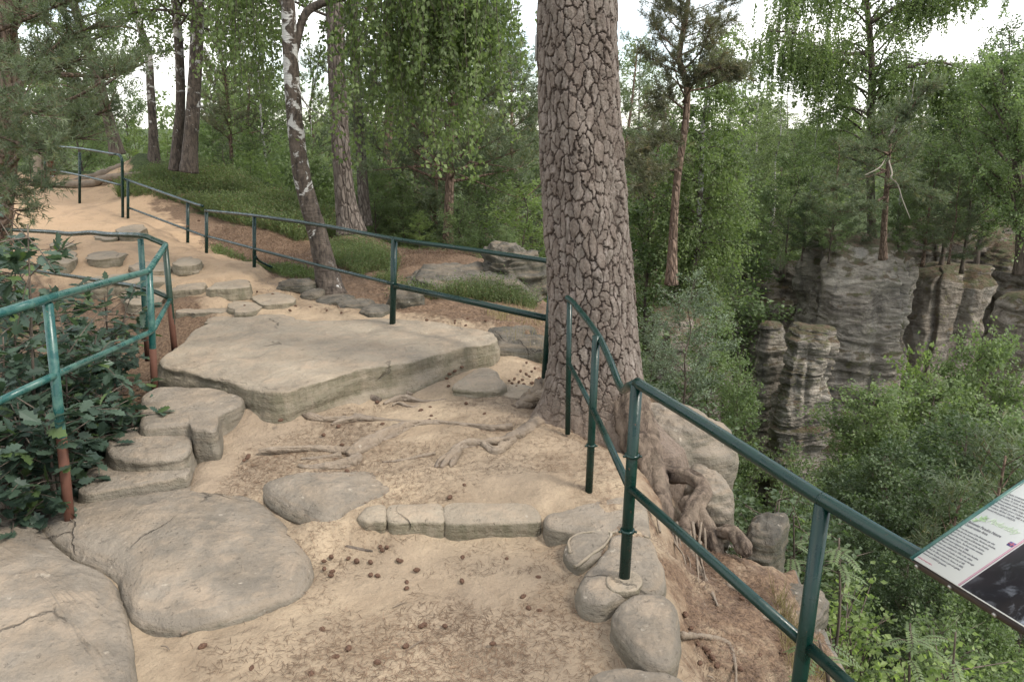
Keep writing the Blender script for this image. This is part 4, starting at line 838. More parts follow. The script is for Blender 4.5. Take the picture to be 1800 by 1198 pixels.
def big_trunk():
    nz_n, seg = 1150, 420
    cl = px3([(1062, 880, YP), (1055, 800, YP), (1047, 720, YP), (1043, 620, YP), (1036, 500, YP), (1026, 300, YP), (1020, 130, YP), (1016, 0, YP), (1012, -120, YP)])
    cl[0][2] = -.45; c = cat_rom(cl, nz_n)
    top = P(1010, -200, YP)
    zz = c[:, 2]; wid = np.interp(zz, [P(1000, y, YP)[2] for y in (880, 760, 700, 600, 500, 300, 100, -120)], [.48, .405, .355, .318, .302, .284, .268, .255])
    th = np.linspace(0, 2 * pi, seg, endpoint=False); Z = np.repeat(zz, seg); T = np.tile(th, nz_n); R = np.repeat(wid, seg)
    # root flare in lobes
    fl = np.exp(-np.clip(Z - .0, 0, 9) / .22)
    lob = sum(a * np.exp(-((np.angle(np.exp(1j * (T - t0)))) / w) ** 2) for t0, a, w in ((pi + .25, .36, .42), (-.55, .30, .40), (-1.15, .12, .3), (.9, .2, .5), (2.2, .2, .5), (-2.2, .05, .3)))
    Rr = R + fl * lob + .012 * np.sin(T * 5 + Z * 2) + .02 * fbm(np.column_stack([np.cos(T) * 1.5, np.sin(T) * 1.5, Z * .9]), 3, 4)
    p3 = np.column_stack([np.cos(T), np.sin(T), Z * 2.2]); w1 = fbm(p3 * 4, 4, 7); w2 = fbm(p3 * 4 + 31, 4, 8); w3 = fbm(p3 * 14, 3, 9)
    NU = 32; w4 = fbm(np.column_stack([np.cos(T), np.sin(T), Z * 3.]) * 24, 3, 12)
    e, cid, ox, oy = voro(T / (2 * pi) * NU + w1 * .7 + w4 * .16, Z * 9.0 + w2 * .8 + w4 * .18, NU, 3)
    NU2 = 70; e2, cid2, _, _ = voro(T / (2 * pi) * NU2 + w1 * 1.1 + w4 * .3, Z * 14 + w2 * 1.2 + w4 * .3, NU2, 5)
    wd = .075 + .05 * fbm(p3 * 2.2, 3, 33); plate = np.clip((e - wd * .35) / wd, 0, 1); fl_ = np.clip(e2 / .10, 0, 1)
    tilt_ = (ox * np.cos(cid * 40) + oy * np.sin(cid * 40)) * .010 - (ox * ox + oy * oy) * .006
    low = np.clip((Z - .08) / .35, 0, 1)                              # bark gives way to worn ridges at the foot
    rid = fbm(np.column_stack([np.cos(T) * 7, np.sin(T) * 7, Z * 1.6]), 4, 21)
    disp = (plate ** .6 * .011 + tilt_ * plate + fl_ * .0022 * plate + cid2 * .003 * plate + cid * .008 + w4 * .0025) * low + rid * .03 * (1 - low)
    Rr = Rr + disp - .02
    # bare scar-like brown hollow on the left flank low down
    V = np.column_stack([np.repeat(c[:, 0], seg) + np.cos(T) * Rr, np.repeat(c[:, 1], seg) + np.sin(T) * Rr * .97, Z])
    V -= np.array(BP)
    g = Geo(); i = np.arange(nz_n - 1)[:, None] * seg; j = np.arange(seg)[None]; j2 = (j + 1) % seg
    g.add(V, np.stack([i + j, i + j2, i + seg + j2, i + seg + j], -1).reshape(-1, 4), None, np.clip(np.minimum(plate, .62 + .38 * fl_) * low + (1 - low) * .75, 0, 1))
    # upper stem and its crown, above the picture
    gu = Geo(); tp = np.array([c[-1], c[-1] + (-.05, 0, 1.5), c[-1] + (-.1, .1, 4), c[-1] + (0, .1, 8), c[-1] + (.1, 0, 12)]) - np.array(BP)
    me = g.mesh('trunk', MAT['bigbark']); at = me.attributes.new('cell', 'FLOAT', 'POINT'); at.data.foreach_set('value', (cid * .7 + cid2 * .3).astype(np.float32)); link('trunk', me, big)
    gl = Geo(); tube(gu, tp, [.255, .2, .14, .05], 24, 40, noise=.02)
    crown(gl, gu, tp, (.255, .2, .14, .05), 'pine', np.random.default_rng(5), .35, 3.0, 26, 18, 0, 0, 0, tw=.6, ndl=dict(shoots=4, per=6, L=.15, w=.01, span=.2))
    gu.obj('upper_stem', MAT['redbark'], big); gl.obj('crown', MAT['needle'], big, smooth=False)
big_trunk()
def root(pts, r, z=None, n=110, seg=18, noise=.75, seed=0, mat='root', Ys=None, flatten=None, name='root'):
    """pts: (px, py[, z]) on the ground; follows the ground with a little of the wood showing"""
    o = []
    for k, p in enumerate(pts):
        q = G(p[0], p[1], .16 if len(p) < 3 else p[2]) if Ys is None else P(p[0], p[1], Ys[k])
        if len(p) < 3 and Ys is None:
            for _ in range(3): q = G(p[0], p[1], hz(q[0], q[1]) + .01)
        o.append(q)
    g = Geo(); r = np.asarray(r, float); tube(g, o, r, seg, n, noise=float(r.max()) * (noise if mat == 'root' else .25), ns=20 if mat == 'root' else 12, seed=seed)
    # splinter strands lying along it
    if r.max() > .02:
        C = cat_rom(o, 60); T_, N_, B_ = frames(C); R_ = np.interp(np.linspace(0, 1, 60), np.linspace(0, 1, len(r)), r)
        for k in range(5 if mat == 'rootbark' else 3):
            a0 = seed * 1.3 + k * 6.28 / (5 if mat == 'rootbark' else 3); an = a0 + np.linspace(0, 1.6, 60); off = (N_ * np.cos(an)[:, None] + B_ * np.sin(an)[:, None]) * (R_ * .68)[:, None]
            tube(g, C + off, R_ * (.42 if k % 2 else .52), 10, noise=float(r.max()) * .22, ns=26, seed=seed + k, lin=True)
    ob = g.obj(name, MAT[mat], big); ceo(ob, BP); return ob
root([(990, 700, .22), (955, 738), (915, 762), (880, 775), (850, 778), (815, 782), (795, 800), (775, 822)], [.085, .06, .04, .03, .026, .034, .04, .012], seed=1)
root([(1000, 690, .3), (960, 690, .27), (925, 706, .2), (905, 716)], [.12, .10, .06, .02], seed=2, mat='root')
root([(900, 750), (870, 753), (820, 748), (760, 744), (720, 748), (700, 757), (655, 778), (622, 795), (612, 800)], [.028, .03, .022, .024, .03, .045, .052, .04, .02], seed=3)
root([(640, 792), (590, 792), (540, 788), (490, 790), (455, 792)], [.024, .03, .022, .024, .012], seed=4)
root([(630, 800), (622, 812), (585, 820), (545, 822), (525, 818)], [.02, .045, .03, .018, .01], seed=5)
root([(600, 800), (560, 806), (530, 806)], [.026, .018, .008], seed=6)
root([(760, 742), (710, 741), (680, 738), (650, 737), (625, 736), (595, 742), (582, 746)], [.012, .014, .012, .028, .035, .02, .008], seed=7)
root([(610, 736), (570, 736), (545, 732), (532, 728)], [.02, .018, .028, .008], seed=8)
root([(785, 702), (745, 706), (715, 700), (695, 702), (675, 709)], [.008, .014, .03, .024, .01], seed=9)
root([(740, 710), (725, 715), (700, 708), (690, 712)], [.006, .012, .014, .006], seed=10)
root([(668, 704), (650, 697), (640, 692)], [.02, .032, .012], seed=11, noise=.8, mat='darkbark')
root([(725, 692), (700, 688), (680, 694)], [.008, .025, .016], seed=12, noise=.8)
root([(765, 797), (720, 806), (690, 811), (672, 812)], [.014, .016, .012, .008], seed=13)
root([(800, 795), (778, 808), (765, 822)], [.02, .03, .01], seed=14, noise=.9); root([(806, 796), (796, 812), (792, 820)], [.014, .02, .006], seed=15, noise=.9)
root([(850, 780), (870, 792), (885, 785), (905, 772)], [.02, .028, .034, .02], seed=16)
root([(548, 946), (575, 950), (605, 960), (638, 966), (655, 968)], [.010, .012, .016, .010, .004], seed=17, mat='darkbark', n=40, seg=9)
root([(318, 1114), (350, 1102), (380, 1092), (412, 1086)], [.008, .012, .010, .004], seed=18, n=40, seg=8)
# roots spilling over the gorge side
def gr(pts, r, seed, **k):
    Y = [p[2] for p in pts]; return root([p[:2] for p in pts], r, seed=seed, Ys=Y, **k)
gr([(1105, 700, 5.2), (1125, 770, 5.02), (1145, 830, 4.85), (1158, 880, 4.62), (1168, 930, 4.42), (1172, 985, 4.25)], [.12, .12, .10, .08, .055, .03], 30, mat='rootbark')
gr([(1120, 800, 5.2), (1170, 830, 4.95), (1215, 838, 4.8), (1236, 860, 4.7), (1222, 890, 4.55), (1205, 925, 4.4), (1200, 960, 4.25)], [.075, .06, .05, .05, .055, .04, .02], 31, mat='rootbark')
gr([(1205, 880, 4.65), (1228, 910, 4.5), (1252, 950, 4.35), (1270, 990, 4.15)], [.05, .062, .055, .02], 32, mat='rootbark')
gr([(1265, 935, 4.35), (1290, 938, 4.28), (1308, 962, 4.15), (1314, 975, 4.1)], [.035, .045, .05, .02], 33, mat='rootbark')
gr([(1170, 930, 4.35), (1185, 990, 4.05), (1212, 1035, 3.8), (1240, 1070, 3.62), (1256, 1105, 3.45)], [.02, .016, .014, .012, .006], 34, seg=9, n=60)
gr([(1190, 940, 4.35), (1222, 985, 4.15), (1245, 1030, 3.85), (1262, 1065, 3.65)], [.022, .024, .016, .006], 35, seg=9, n=60)
gr([(1178, 930, 4.3), (1176, 985, 4.0), (1172, 1010, 3.9), (1195, 1060, 3.62)], [.02, .018, .014, .006], 36, seg=9, n=60)
gr([(1196, 950, 4.3), (1200, 1000, 4.0), (1215, 1060, 3.7)], [.012, .010, .005], 37, seg=8, n=50)
root([(1247, 1015), (1290, 1034), (1330, 1062)], [.014, .012, .005], seed=38, n=40, seg=9)
root([(1270, 1065), (1330, 1082), (1370, 1094), (1400, 1108)], [.010, .012, .008, .005], seed=39, n=40, seg=9)
root([(1198, 1116), (1240, 1118), (1278, 1130), (1292, 1165), (1294, 1210)], [.016, .014, .016, .009, .006], seed=40, n=60, seg=9)
root([(1130, 900, .1), (1150, 890, .06), (1160, 935, .02)], [.012, .010, .006], seed=41, n=30, seg=8)
rr_ = np.random.default_rng(31)
for k in range(16):
    x0 = 1165 + rr_.uniform(0, 75); y0 = 915 + rr_.uniform(0, 40); Y0 = 4.32 + rr_.uniform(-.1, .1); dx = rr_.uniform(-10, 45); ln = rr_.uniform(60, 170)
    gr([(x0, y0, Y0), (x0 + dx * .2 + rr_.uniform(-8, 8), y0 + ln * .35, Y0 - .14), (x0 + dx * .6 + rr_.uniform(-8, 8), y0 + ln * .7, Y0 - .32), (x0 + dx, y0 + ln, Y0 - .52)], [rr_.uniform(.006, .013), .007, .005, .002], 60 + k, seg=6, n=26)
# long exposed roots far up the path
for k, (pl, r, lb) in enumerate([([(60, 338), (110, 342), (165, 349), (185, 340), (235, 334), (270, 341), (312, 346)], [.05, .07, .09, .10, .09, .06, .02], 'upper'),
                                 ([(96, 336), (130, 331), (180, 327), (225, 330), (262, 335)], [.03, .05, .11, .08, .03], 'lower')]):
    Y = [17.2 if k == 0 else 18.0] * len(pl); o = px3([(a, b, y) for (a, b), y in zip(pl, Y)]); o[:, 2] = [hz(q[0], q[1]) for q in o]; o[:, 2] += .13 + np.array([-.02, .03, .06, .12, .10, .04, -.02])[:len(o)]; g = Geo(); tube(g, o, r, 14, 90, noise=.05, ns=5, seed=50 + k)
    tag(g.obj('exposed_root', MAT['root']), ('lower' if k == 0 else 'upper') + ' of the two long bare roots lying across the far sandy slope', 'tree root', 'bare roots across the far slope')
# small grey box nailed to the trunk
c = P(946, 85, YP + .05); bxr = empty('nest_box', tuple(c), 'small grey box on a dark board nailed to the left side of the thick pine', 'box')
g = Geo(); box(g, (.045, 0, -.02), .03, .12, .40); g.obj('backing_board', MAT['darkbark'], bxr)
g = Geo(); box(g, (.012, 0, 0), .045, .13, .15); g.obj('body', plain('dark_box', (.05, .045, .04)), bxr)
g = Geo(); box(g, (-.015, 0, 0), .010, .14, .16); g.obj('cover', plain('grey_cover', (.30, .29, .27)), bxr)

# ---------------------------------------------------------------- trees standing along the path
def custom(name, label, pts, rad, style, wmat, lmat, seed, cs, R, nb, twigs, per, L, w, ndl=None, hang=.9, tw=.6, group=None, flare=1.5, extra=None, dark=None, seg=18, cat='tree', trim=None, azim=None, noise=.08):
    rng = np.random.default_rng(seed); tp = px3(pts) if len(pts[0]) == 3 and pts[0][1] > 50 else np.array(pts); gw, gl = Geo(), Geo()
    c = trunk_tube(gw, tp, rad, seg, 90, noise, seed, flare, dark)
    if nb: crown(gl, gw, c, rad, style, rng, cs, R, nb, twigs, per, L, w, hang, tw, 5, ndl, azim, trim)
    if extra: extra(gw, gl, rng)
    return tree(name, label, cat, gw, gl, wmat, lmat, tp[0], group)
def curtain(gw, gl, rng, pts, r, ntw, per, ln, L, w, spread=.35, clump=.5, i0=9):
    lp = px3(pts); c = cat_rom(lp, 30); tube(gw, lp, r, 8, 30, noise=.01, a=3.)
    i = rng.integers(i0, 30, ntw); p0 = c[i] + rng.normal(0, spread, (ntw, 3)) * np.array([.6, 1, .25])
    l = rng.uniform(.35, 1, ntw) * ln; t = rng.uniform(0, 1, (ntw, per)) ** .9
    dr = rng.normal(0, .16, (ntw, 2)); p = p0[:, None].repeat(per, 1); p[..., 2] -= t * l[:, None]; p[..., :2] += dr[:, None] * (t * l[:, None])[..., None] + rng.normal(0, .03, (ntw, per, 2))
    d = rng.normal(0, .5, (ntw, per, 3)); d[..., 2] -= .8
    leaves(gl, p.reshape(-1, 3), d.reshape(-1, 3), L, w, rng, np.repeat(rng.uniform(.1, .9, ntw), per))
    for k in range(ntw): tube(gw, [c[i[k]], p0[k] + (0, 0, .02), p0[k] + np.append(dr[k] * l[k] * .5, -l[k] * .5), p0[k] + np.append(dr[k] * l[k], -l[k])], [.005, .004, .003, .0015], 3, 4, cap=False, lin=True, a=3.)
up = 'trunk rising out of the picture'
def ex1(gw, gl, rng):
    curtain(gw, gl, rng, [(513, 110, 8.8), (532, 35, 8.9), (560, 8, 9.0), (620, -10, 9.1), (700, -40, 9.1), (790, -60, 9.1), (850, -40, 9.1)], [.05, .045, .04, .025, .01], 150, 56, 1.9, .058, .024, .35, i0=15)
    curtain(gw, gl, rng, [(640, -80, 8.9), (700, -120, 9), (760, -90, 9.0), (800, -60, 9.1)], [.02, .01], 80, 56, 2.5, .058, .024, .4)
    curtain(gw, gl, rng, [(508, 40, 8.8), (470, -60, 9.4), (430, -110, 9.6), (380, -90, 9.8)], [.03, .008], 120, 46, 1.9, .05, .019, .4)
    for bp_, rr_ in (([(516, 150, 8.8), (545, 190, 8.9), (590, 215, 9.2), (610, 260, 9.3)], [.012, .008, .005, .002]), ([(514, 130, 8.8), (530, 165, 8.7), (545, 205, 8.6), (548, 240, 8.6)], [.01, .006, .004, .002])):
        tube(gw, px3(bp_), rr_, 6, 20)
custom('birch_tree', 'near leaning birch, white above and black cracked bark below, rising behind the railing', [(582, 520, 9.0), (574, 480, 9.0), (558, 410, 9.0), (533, 320, 8.95), (520, 230, 8.85), (512, 120, 8.75), (506, 0, 8.7), (500, -150, 8.6), (485, -500, 8.5), (470, -900, 8.4)],
       (.135, .115, .105, .095, .085, .075, .06, .045, .02), 'birch', 'birchbark', 'leaf_birch', 11, .52, 2.4, 24, 26, 22, .056, .022, extra=ex1, tw=.9, seg=40, noise=.12, azim=(-.3, pi + .3))
custom('pine_tree', 'tall straight pine with grey furrowed trunk right of the leaning birch', [(618, 410, 13), (606, 340, 13), (598, 240, 13), (592, 130, 13), (588, 0, 13), (585, -150, 13), (580, -600, 13)], (.18, .155, .145, .14, .13, .11, .03), 'pine', 'pinebark', 'needle', 12, .45, 2.2, 22, 22, 0, 0, 0, ndl=NDF, seg=30)
custom('pine_tree', 'thinner pine trunk close behind the straight grey one', [(642, 396, 16), (636, 300, 16), (628, 180, 16), (622, 60, 16), (616, -150, 16), (610, -500, 16)], (.11, .105, .10, .09, .07, .03), 'pine', 'pinebark', 'needle', 13, .4, 2.2, 26, 22, 0, 0, 0, ndl=NDF)
custom('pine_tree', 'short visible reddish pine trunk under the hanging birch curtain', [(680, 372, 20), (681, 300, 20), (684, 200, 20), (684, 60, 20), (682, -200, 20)], (.12, .11, .10, .09, .03), 'pine', 'redbark', 'needle', 14, .4, 2.4, 40, 24, 0, 0, 0, ndl=NDF)
def ex5(gw, gl, rng):
    for a in ([(790, 275, 15.5), (830, 285, 15), (880, 292, 14.6), (910, 300, 14.4)], [(790, 300, 15.5), (840, 320, 15), (890, 340, 14.8)], [(790, 250, 15.5), (740, 262, 15.2), (690, 280, 15)]): tube(gw, px3(a), [.022, .012, .004], 6, 14)
custom('pine_tree', 'broad green pine with bare lower limbs in the middle, left of the thick trunk', [(787, 470, 15.5), (788, 400, 15.5), (791, 300, 15.5), (794, 180, 15.5), (800, 60, 15.5), (806, -60, 15.5)], (.11, .095, .085, .06, .03, .01), 'pine', 'redbark', 'needle', 15, .30, 2.1, 74, 28, 0, 0, 0, ndl=dict(shoots=4, per=10, L=.11, w=.008, span=.16), extra=ex5)
custom('birch_tree', 'left birch of the close pair on the heather bank, white stem over a black foot', [(310, 300, 15.6), (312, 250, 15.6), (317, 190, 15.6), (316, 110, 15.6), (310, 20, 15.6), (300, -120, 15.6), (290, -400, 15.6)], (.125, .105, .09, .085, .08, .06, .02), 'birch', 'birchbark', 'leaf_birch', 16, .38, 2.2, 34, 26, 20, .06, .023, tw=1.0, seg=26, flare=1.2, dark=lambda ln: .35 + np.exp(-ln / 2.5) * .65, group='birch pair on the heather bank')
custom('birch_tree', 'right birch of the close pair on the heather bank, darker and thicker', [(332, 303, 15.3), (335, 250, 15.3), (340, 180, 15.3), (345, 90, 15.3), (348, 0, 15.3), (352, -120, 15.3), (360, -400, 15.3)], (.15, .135, .125, .12, .11, .08, .02), 'birch', 'birchbark', 'leaf_birch', 17, .38, 2.4, 36, 28, 20, .06, .023, tw=1.0, seg=26, flare=1.2, dark=lambda ln: .35 + np.exp(-ln / 2.5) * .65, group='birch pair on the heather bank')
custom('birch_tree', 'slender crooked birch left of the pair', [(271, 290, 18), (269, 230, 18), (265, 160, 18), (260, 90, 18), (243, 35, 18), (230, -60, 18), (225, -200, 18)], (.11, .09, .085, .08, .06, .03), 'birch', 'birchbark', 'leaf_birch', 18, .45, 1.8, 26, 24, 18, .065, .024, tw=.8)
custom('larch_tree', 'dark bare trunk leaning left between the branches at the upper left', [(207, 272, 19), (195, 225, 19), (175, 150, 19), (150, 70, 19), (128, 0, 19), (110, -80, 19), (90, -250, 19)], (.13, .12, .11, .10, .08, .03), 'pine', 'darkbark', 'needle_dark', 19, .2, 1.8, 30, 24, 0, 0, 0, ndl=NDF)
def bough(gw, gl, rng, pts, r, ntw, tw, ndl, spread=.12, up_=.15):
    lp = px3(pts); c = cat_rom(lp, 40); tube(gw, lp, r, 8, 30)
    i = rng.integers(6, 39, ntw); d = unit(c[np.minimum(i + 1, 39)] - c[i - 1]); td = unit(d * .7 + rng.normal(0, 1, (ntw, 3)) * np.array([.55, .55, .22]) + np.array([0, 0, up_])); tl = rng.uniform(.3, 1, ntw) * tw
    m = ndl['shoots']; t = rng.uniform(.1, 1, (ntw, m)); p = (c[i][:, None] + td[:, None] * (tl[:, None] * t)[..., None]).reshape(-1, 3)
    dd = (td[:, None] * .9 + rng.normal(0, .45, (ntw, m, 3)) + np.array([0, 0, .2])).reshape(-1, 3); needles(gl, p, dd, rng, ndl['per'], ndl['L'], ndl['w'], ndl['span'])
    for k in range(ntw): tube(gw, [c[i[k]], c[i[k]] + td[k] * tl[k]], [.006, .002], 4, 2, cap=False, lin=True)
def ex9(gw, gl, rng):
    nd = dict(shoots=5, per=18, L=.07, w=.0035, span=.13)
    for pts, n_ in (([(20, 215, 9), (70, 190, 8.6), (130, 172, 8.2), (185, 140, 7.9), (217, 118, 7.8)], 60), ([(15, 260, 8.8), (70, 228, 8.2), (140, 212, 7.8), (195, 190, 7.6)], 70), ([(10, 300, 8.6), (60, 250, 8.), (110, 243, 7.6), (160, 245, 7.4)], 60),
                    ([(10, 120, 9), (70, 100, 8.8), (130, 60, 8.6), (180, 45, 8.6)], 50), ([(-20, 320, 8.4), (20, 315, 7.8), (60, 322, 7.4), (78, 330, 7.2)], 34), ([(-40, 250, 8), (0, 240, 7.6), (50, 262, 7.2), (95, 275, 7.0)], 60),
                    ([(-60, 200, 8), (-20, 180, 7.6), (30, 190, 7.2), (80, 205, 7.)], 60), ([(-20, 60, 9), (30, 40, 8.6), (80, 20, 8.4), (120, 0, 8.3)], 50), ([(-40, 300, 8), (-10, 300, 7.6), (20, 335, 7.2), (30, 350, 7.)], 34), ([(0, 160, 9), (50, 140, 8.8), (100, 120, 8.6), (150, 100, 8.4)], 60),
                    ([(-60, 340, 7.6), (-20, 350, 7.2), (10, 362, 7.), (34, 378, 6.9)], 24), ([(-60, 130, 8), (-10, 110, 7.8), (40, 120, 7.6), (90, 150, 7.4)], 50)):
        bough(gw, gl, rng, pts, [.03, .02, .012, .005], int(n_ * .62), .42, nd)
custom('pine_tree', 'dark pine at the left edge with drooping boughs over the path', [(-12, 480, 10.2), (4, 330, 10.0), (20, 190, 9.6), (18, 110, 9.5), (8, 30, 9.4), (-5, -80, 9.4), (-20, -350, 9.4)], (.17, .14, .12, .115, .11, .1, .03), 'pine', 'redbark', 'needle', 21, .5, 2.2, 22, 20, 0, 0, 0, ndl=ND, extra=ex9, seg=24)
custom('pine_tree', 'slim reddish pine with a bent top right of the thick trunk', [(1180, 500, 13), (1183, 420, 13), (1190, 320, 13), (1205, 215, 13), (1207, 150, 13), (1194, 100, 13), (1206, 30, 13), (1216, -60, 13), (1220, -160, 13)], (.085, .068, .06, .055, .05, .043, .03, .015), 'pine', 'redbark', 'needle_brown', 22, .52, 1.05, 34, 20, 0, 0, 0, ndl=dict(shoots=5, per=14, L=.09, w=.005, span=.13), tw=.4,
       extra=lambda gw, gl, rng: [bough(gw, gl, rng, p, [.02, .012, .005], n, .4, dict(shoots=5, per=16, L=.09, w=.0055, span=.13)) for p, n in (([(1195, 250, 13), (1170, 245, 12.6), (1140, 262, 12.4), (1115, 290, 12.3)], 60), ([(1200, 180, 13), (1225, 140, 12.6), (1260, 120, 12.3), (1285, 130, 12.3)], 60), ([(1192, 300, 13), (1160, 300, 12.6), (1130, 330, 12.4)], 40), ([(1200, 190, 13), (1170, 170, 12.6), (1150, 190, 12.5)], 34))])
def ex13(gw, gl, rng):
    for pts, n_, ln in (([(1530, 90, 29.0), (1500, 95, 28.5), (1450, 90, 28.0), (1400, 60, 27.5), (1350, 55, 27.0)], 130, 2.0), ([(1530, 40, 29.0), (1580, 10, 28.5), (1640, -20, 28.0), (1720, -30, 28.0)], 130, 1.3), ([(1530, 130, 29.0), (1480, 105, 28.0), (1420, 80, 27.6), (1360, 70, 27.5)], 130, 1.9),
                        ([(1530, 150, 29.0), (1590, 120, 28.4), (1650, 110, 28.0), (1690, 120, 27.8)], 130, 1.9), ([(1528, 0, 29.0), (1480, -40, 28.5), (1420, -30, 28.0), (1380, -10, 27.8)], 110, 2.0)):
        curtain(gw, gl, rng, pts, [.09, .06, .04, .02], n_, 60, ln, .09, .034, .7)
custom('birch_tree', 'large spreading birch on the rocks opposite with long drooping twigs', [(1534, 440, 29.5), (1531, 360, 29.5), (1530, 240, 29.5), (1532, 120, 29.5), (1525, 20, 29.5), (1512, -80, 29.5), (1505, -260, 29.5)], (.17, .15, .14, .12, .10, .06, .02), 'birch', 'darkbark', 'leaf_birch', 23, .22, 4.2, 76, 34, 22, .085, .033, tw=1.3, extra=ex13)
def ex14(gw, gl, rng):
    nd = dict(shoots=5, per=12, L=.10, w=.008, span=.15)
    for pts, n_ in (([(1562, 250, 21), (1590, 210, 20.6), (1620, 165, 20.3), (1645, 150, 20.2)], 60), ([(1558, 300, 21), (1500, 320, 20.6), (1460, 335, 20.4)], 50), ([(1560, 270, 21), (1530, 260, 20.6), (1500, 262, 20.5)], 40), ([(1558, 330, 21), (1600, 330, 20.6), (1640, 350, 20.4)], 50), ([(1557, 345, 21), (1510, 370, 20.5), (1470, 372, 20.3)], 50)):
        bough(gw, gl, rng, pts, [.04, .02, .008], n_, .6, nd)
r14 = custom('pine_tree', 'small crooked pine on the main rock tower with a dead pale branch', [(1552, 455, 21.5), (1554, 400, 21.3), (1558, 340, 21), (1562, 280, 21), (1570, 225, 21), (1585, 190, 21)], (.09, .08, .07, .05, .03, .015), 'pine', 'redbark', 'needle', 24, .5, 1.2, 20, 18, 0, 0, 0, ndl=dict(shoots=4, per=10, L=.10, w=.008, span=.14), extra=ex14)
for pl, r_ in (([(1562, 282, 20.6), (1568, 305, 20.3), (1566, 312, 20.2), (1578, 325, 20.1), (1586, 350, 20.), (1596, 375, 19.9), (1600, 385, 19.9)], [.024, .022, .019, .016, .013, .01, .006]), ([(1573, 222, 20.7), (1562, 240, 20.5)], [.035, .02]), ([(1556, 280, 20.6), (1545, 295, 20.4), (1520, 308, 20.2)], [.02, .015, .008])):
    g = Geo(); tube(g, px3([(a, b, c) for a, b, c in pl]), r_, 9, 30, noise=.006); o = g.obj('dead_branch', plain('bleached_wood', (.26, .23, .19), .8)); o.parent = r14; ceo(o, r14.location)
custom('birch_tree', 'weeping birch with a thin pale stem beside the slim reddish pine', [(1218, 520, 19), (1226, 420, 19), (1232, 320, 19), (1236, 220, 19), (1250, 120, 19), (1262, 60, 19)], (.08, .07, .06, .04, .015), 'birch', 'birchbark', 'leaf_birch', 25, .05, 1.3, 60, 26, 26, .075, .028, tw=1.1)
custom('oak_tree', 'dark spreading oak with twisting limbs at the right edge on the cliff', [(1800, 480, 23), (1798, 380, 23), (1790, 290, 23), (1770, 210, 23), (1760, 120, 23)], (.22, .2, .17, .1, .03), 'broad', 'darkbark', 'leaf_mid', 26, .12, 3.2, 60, 34, 22, .085, .034, tw=.9)
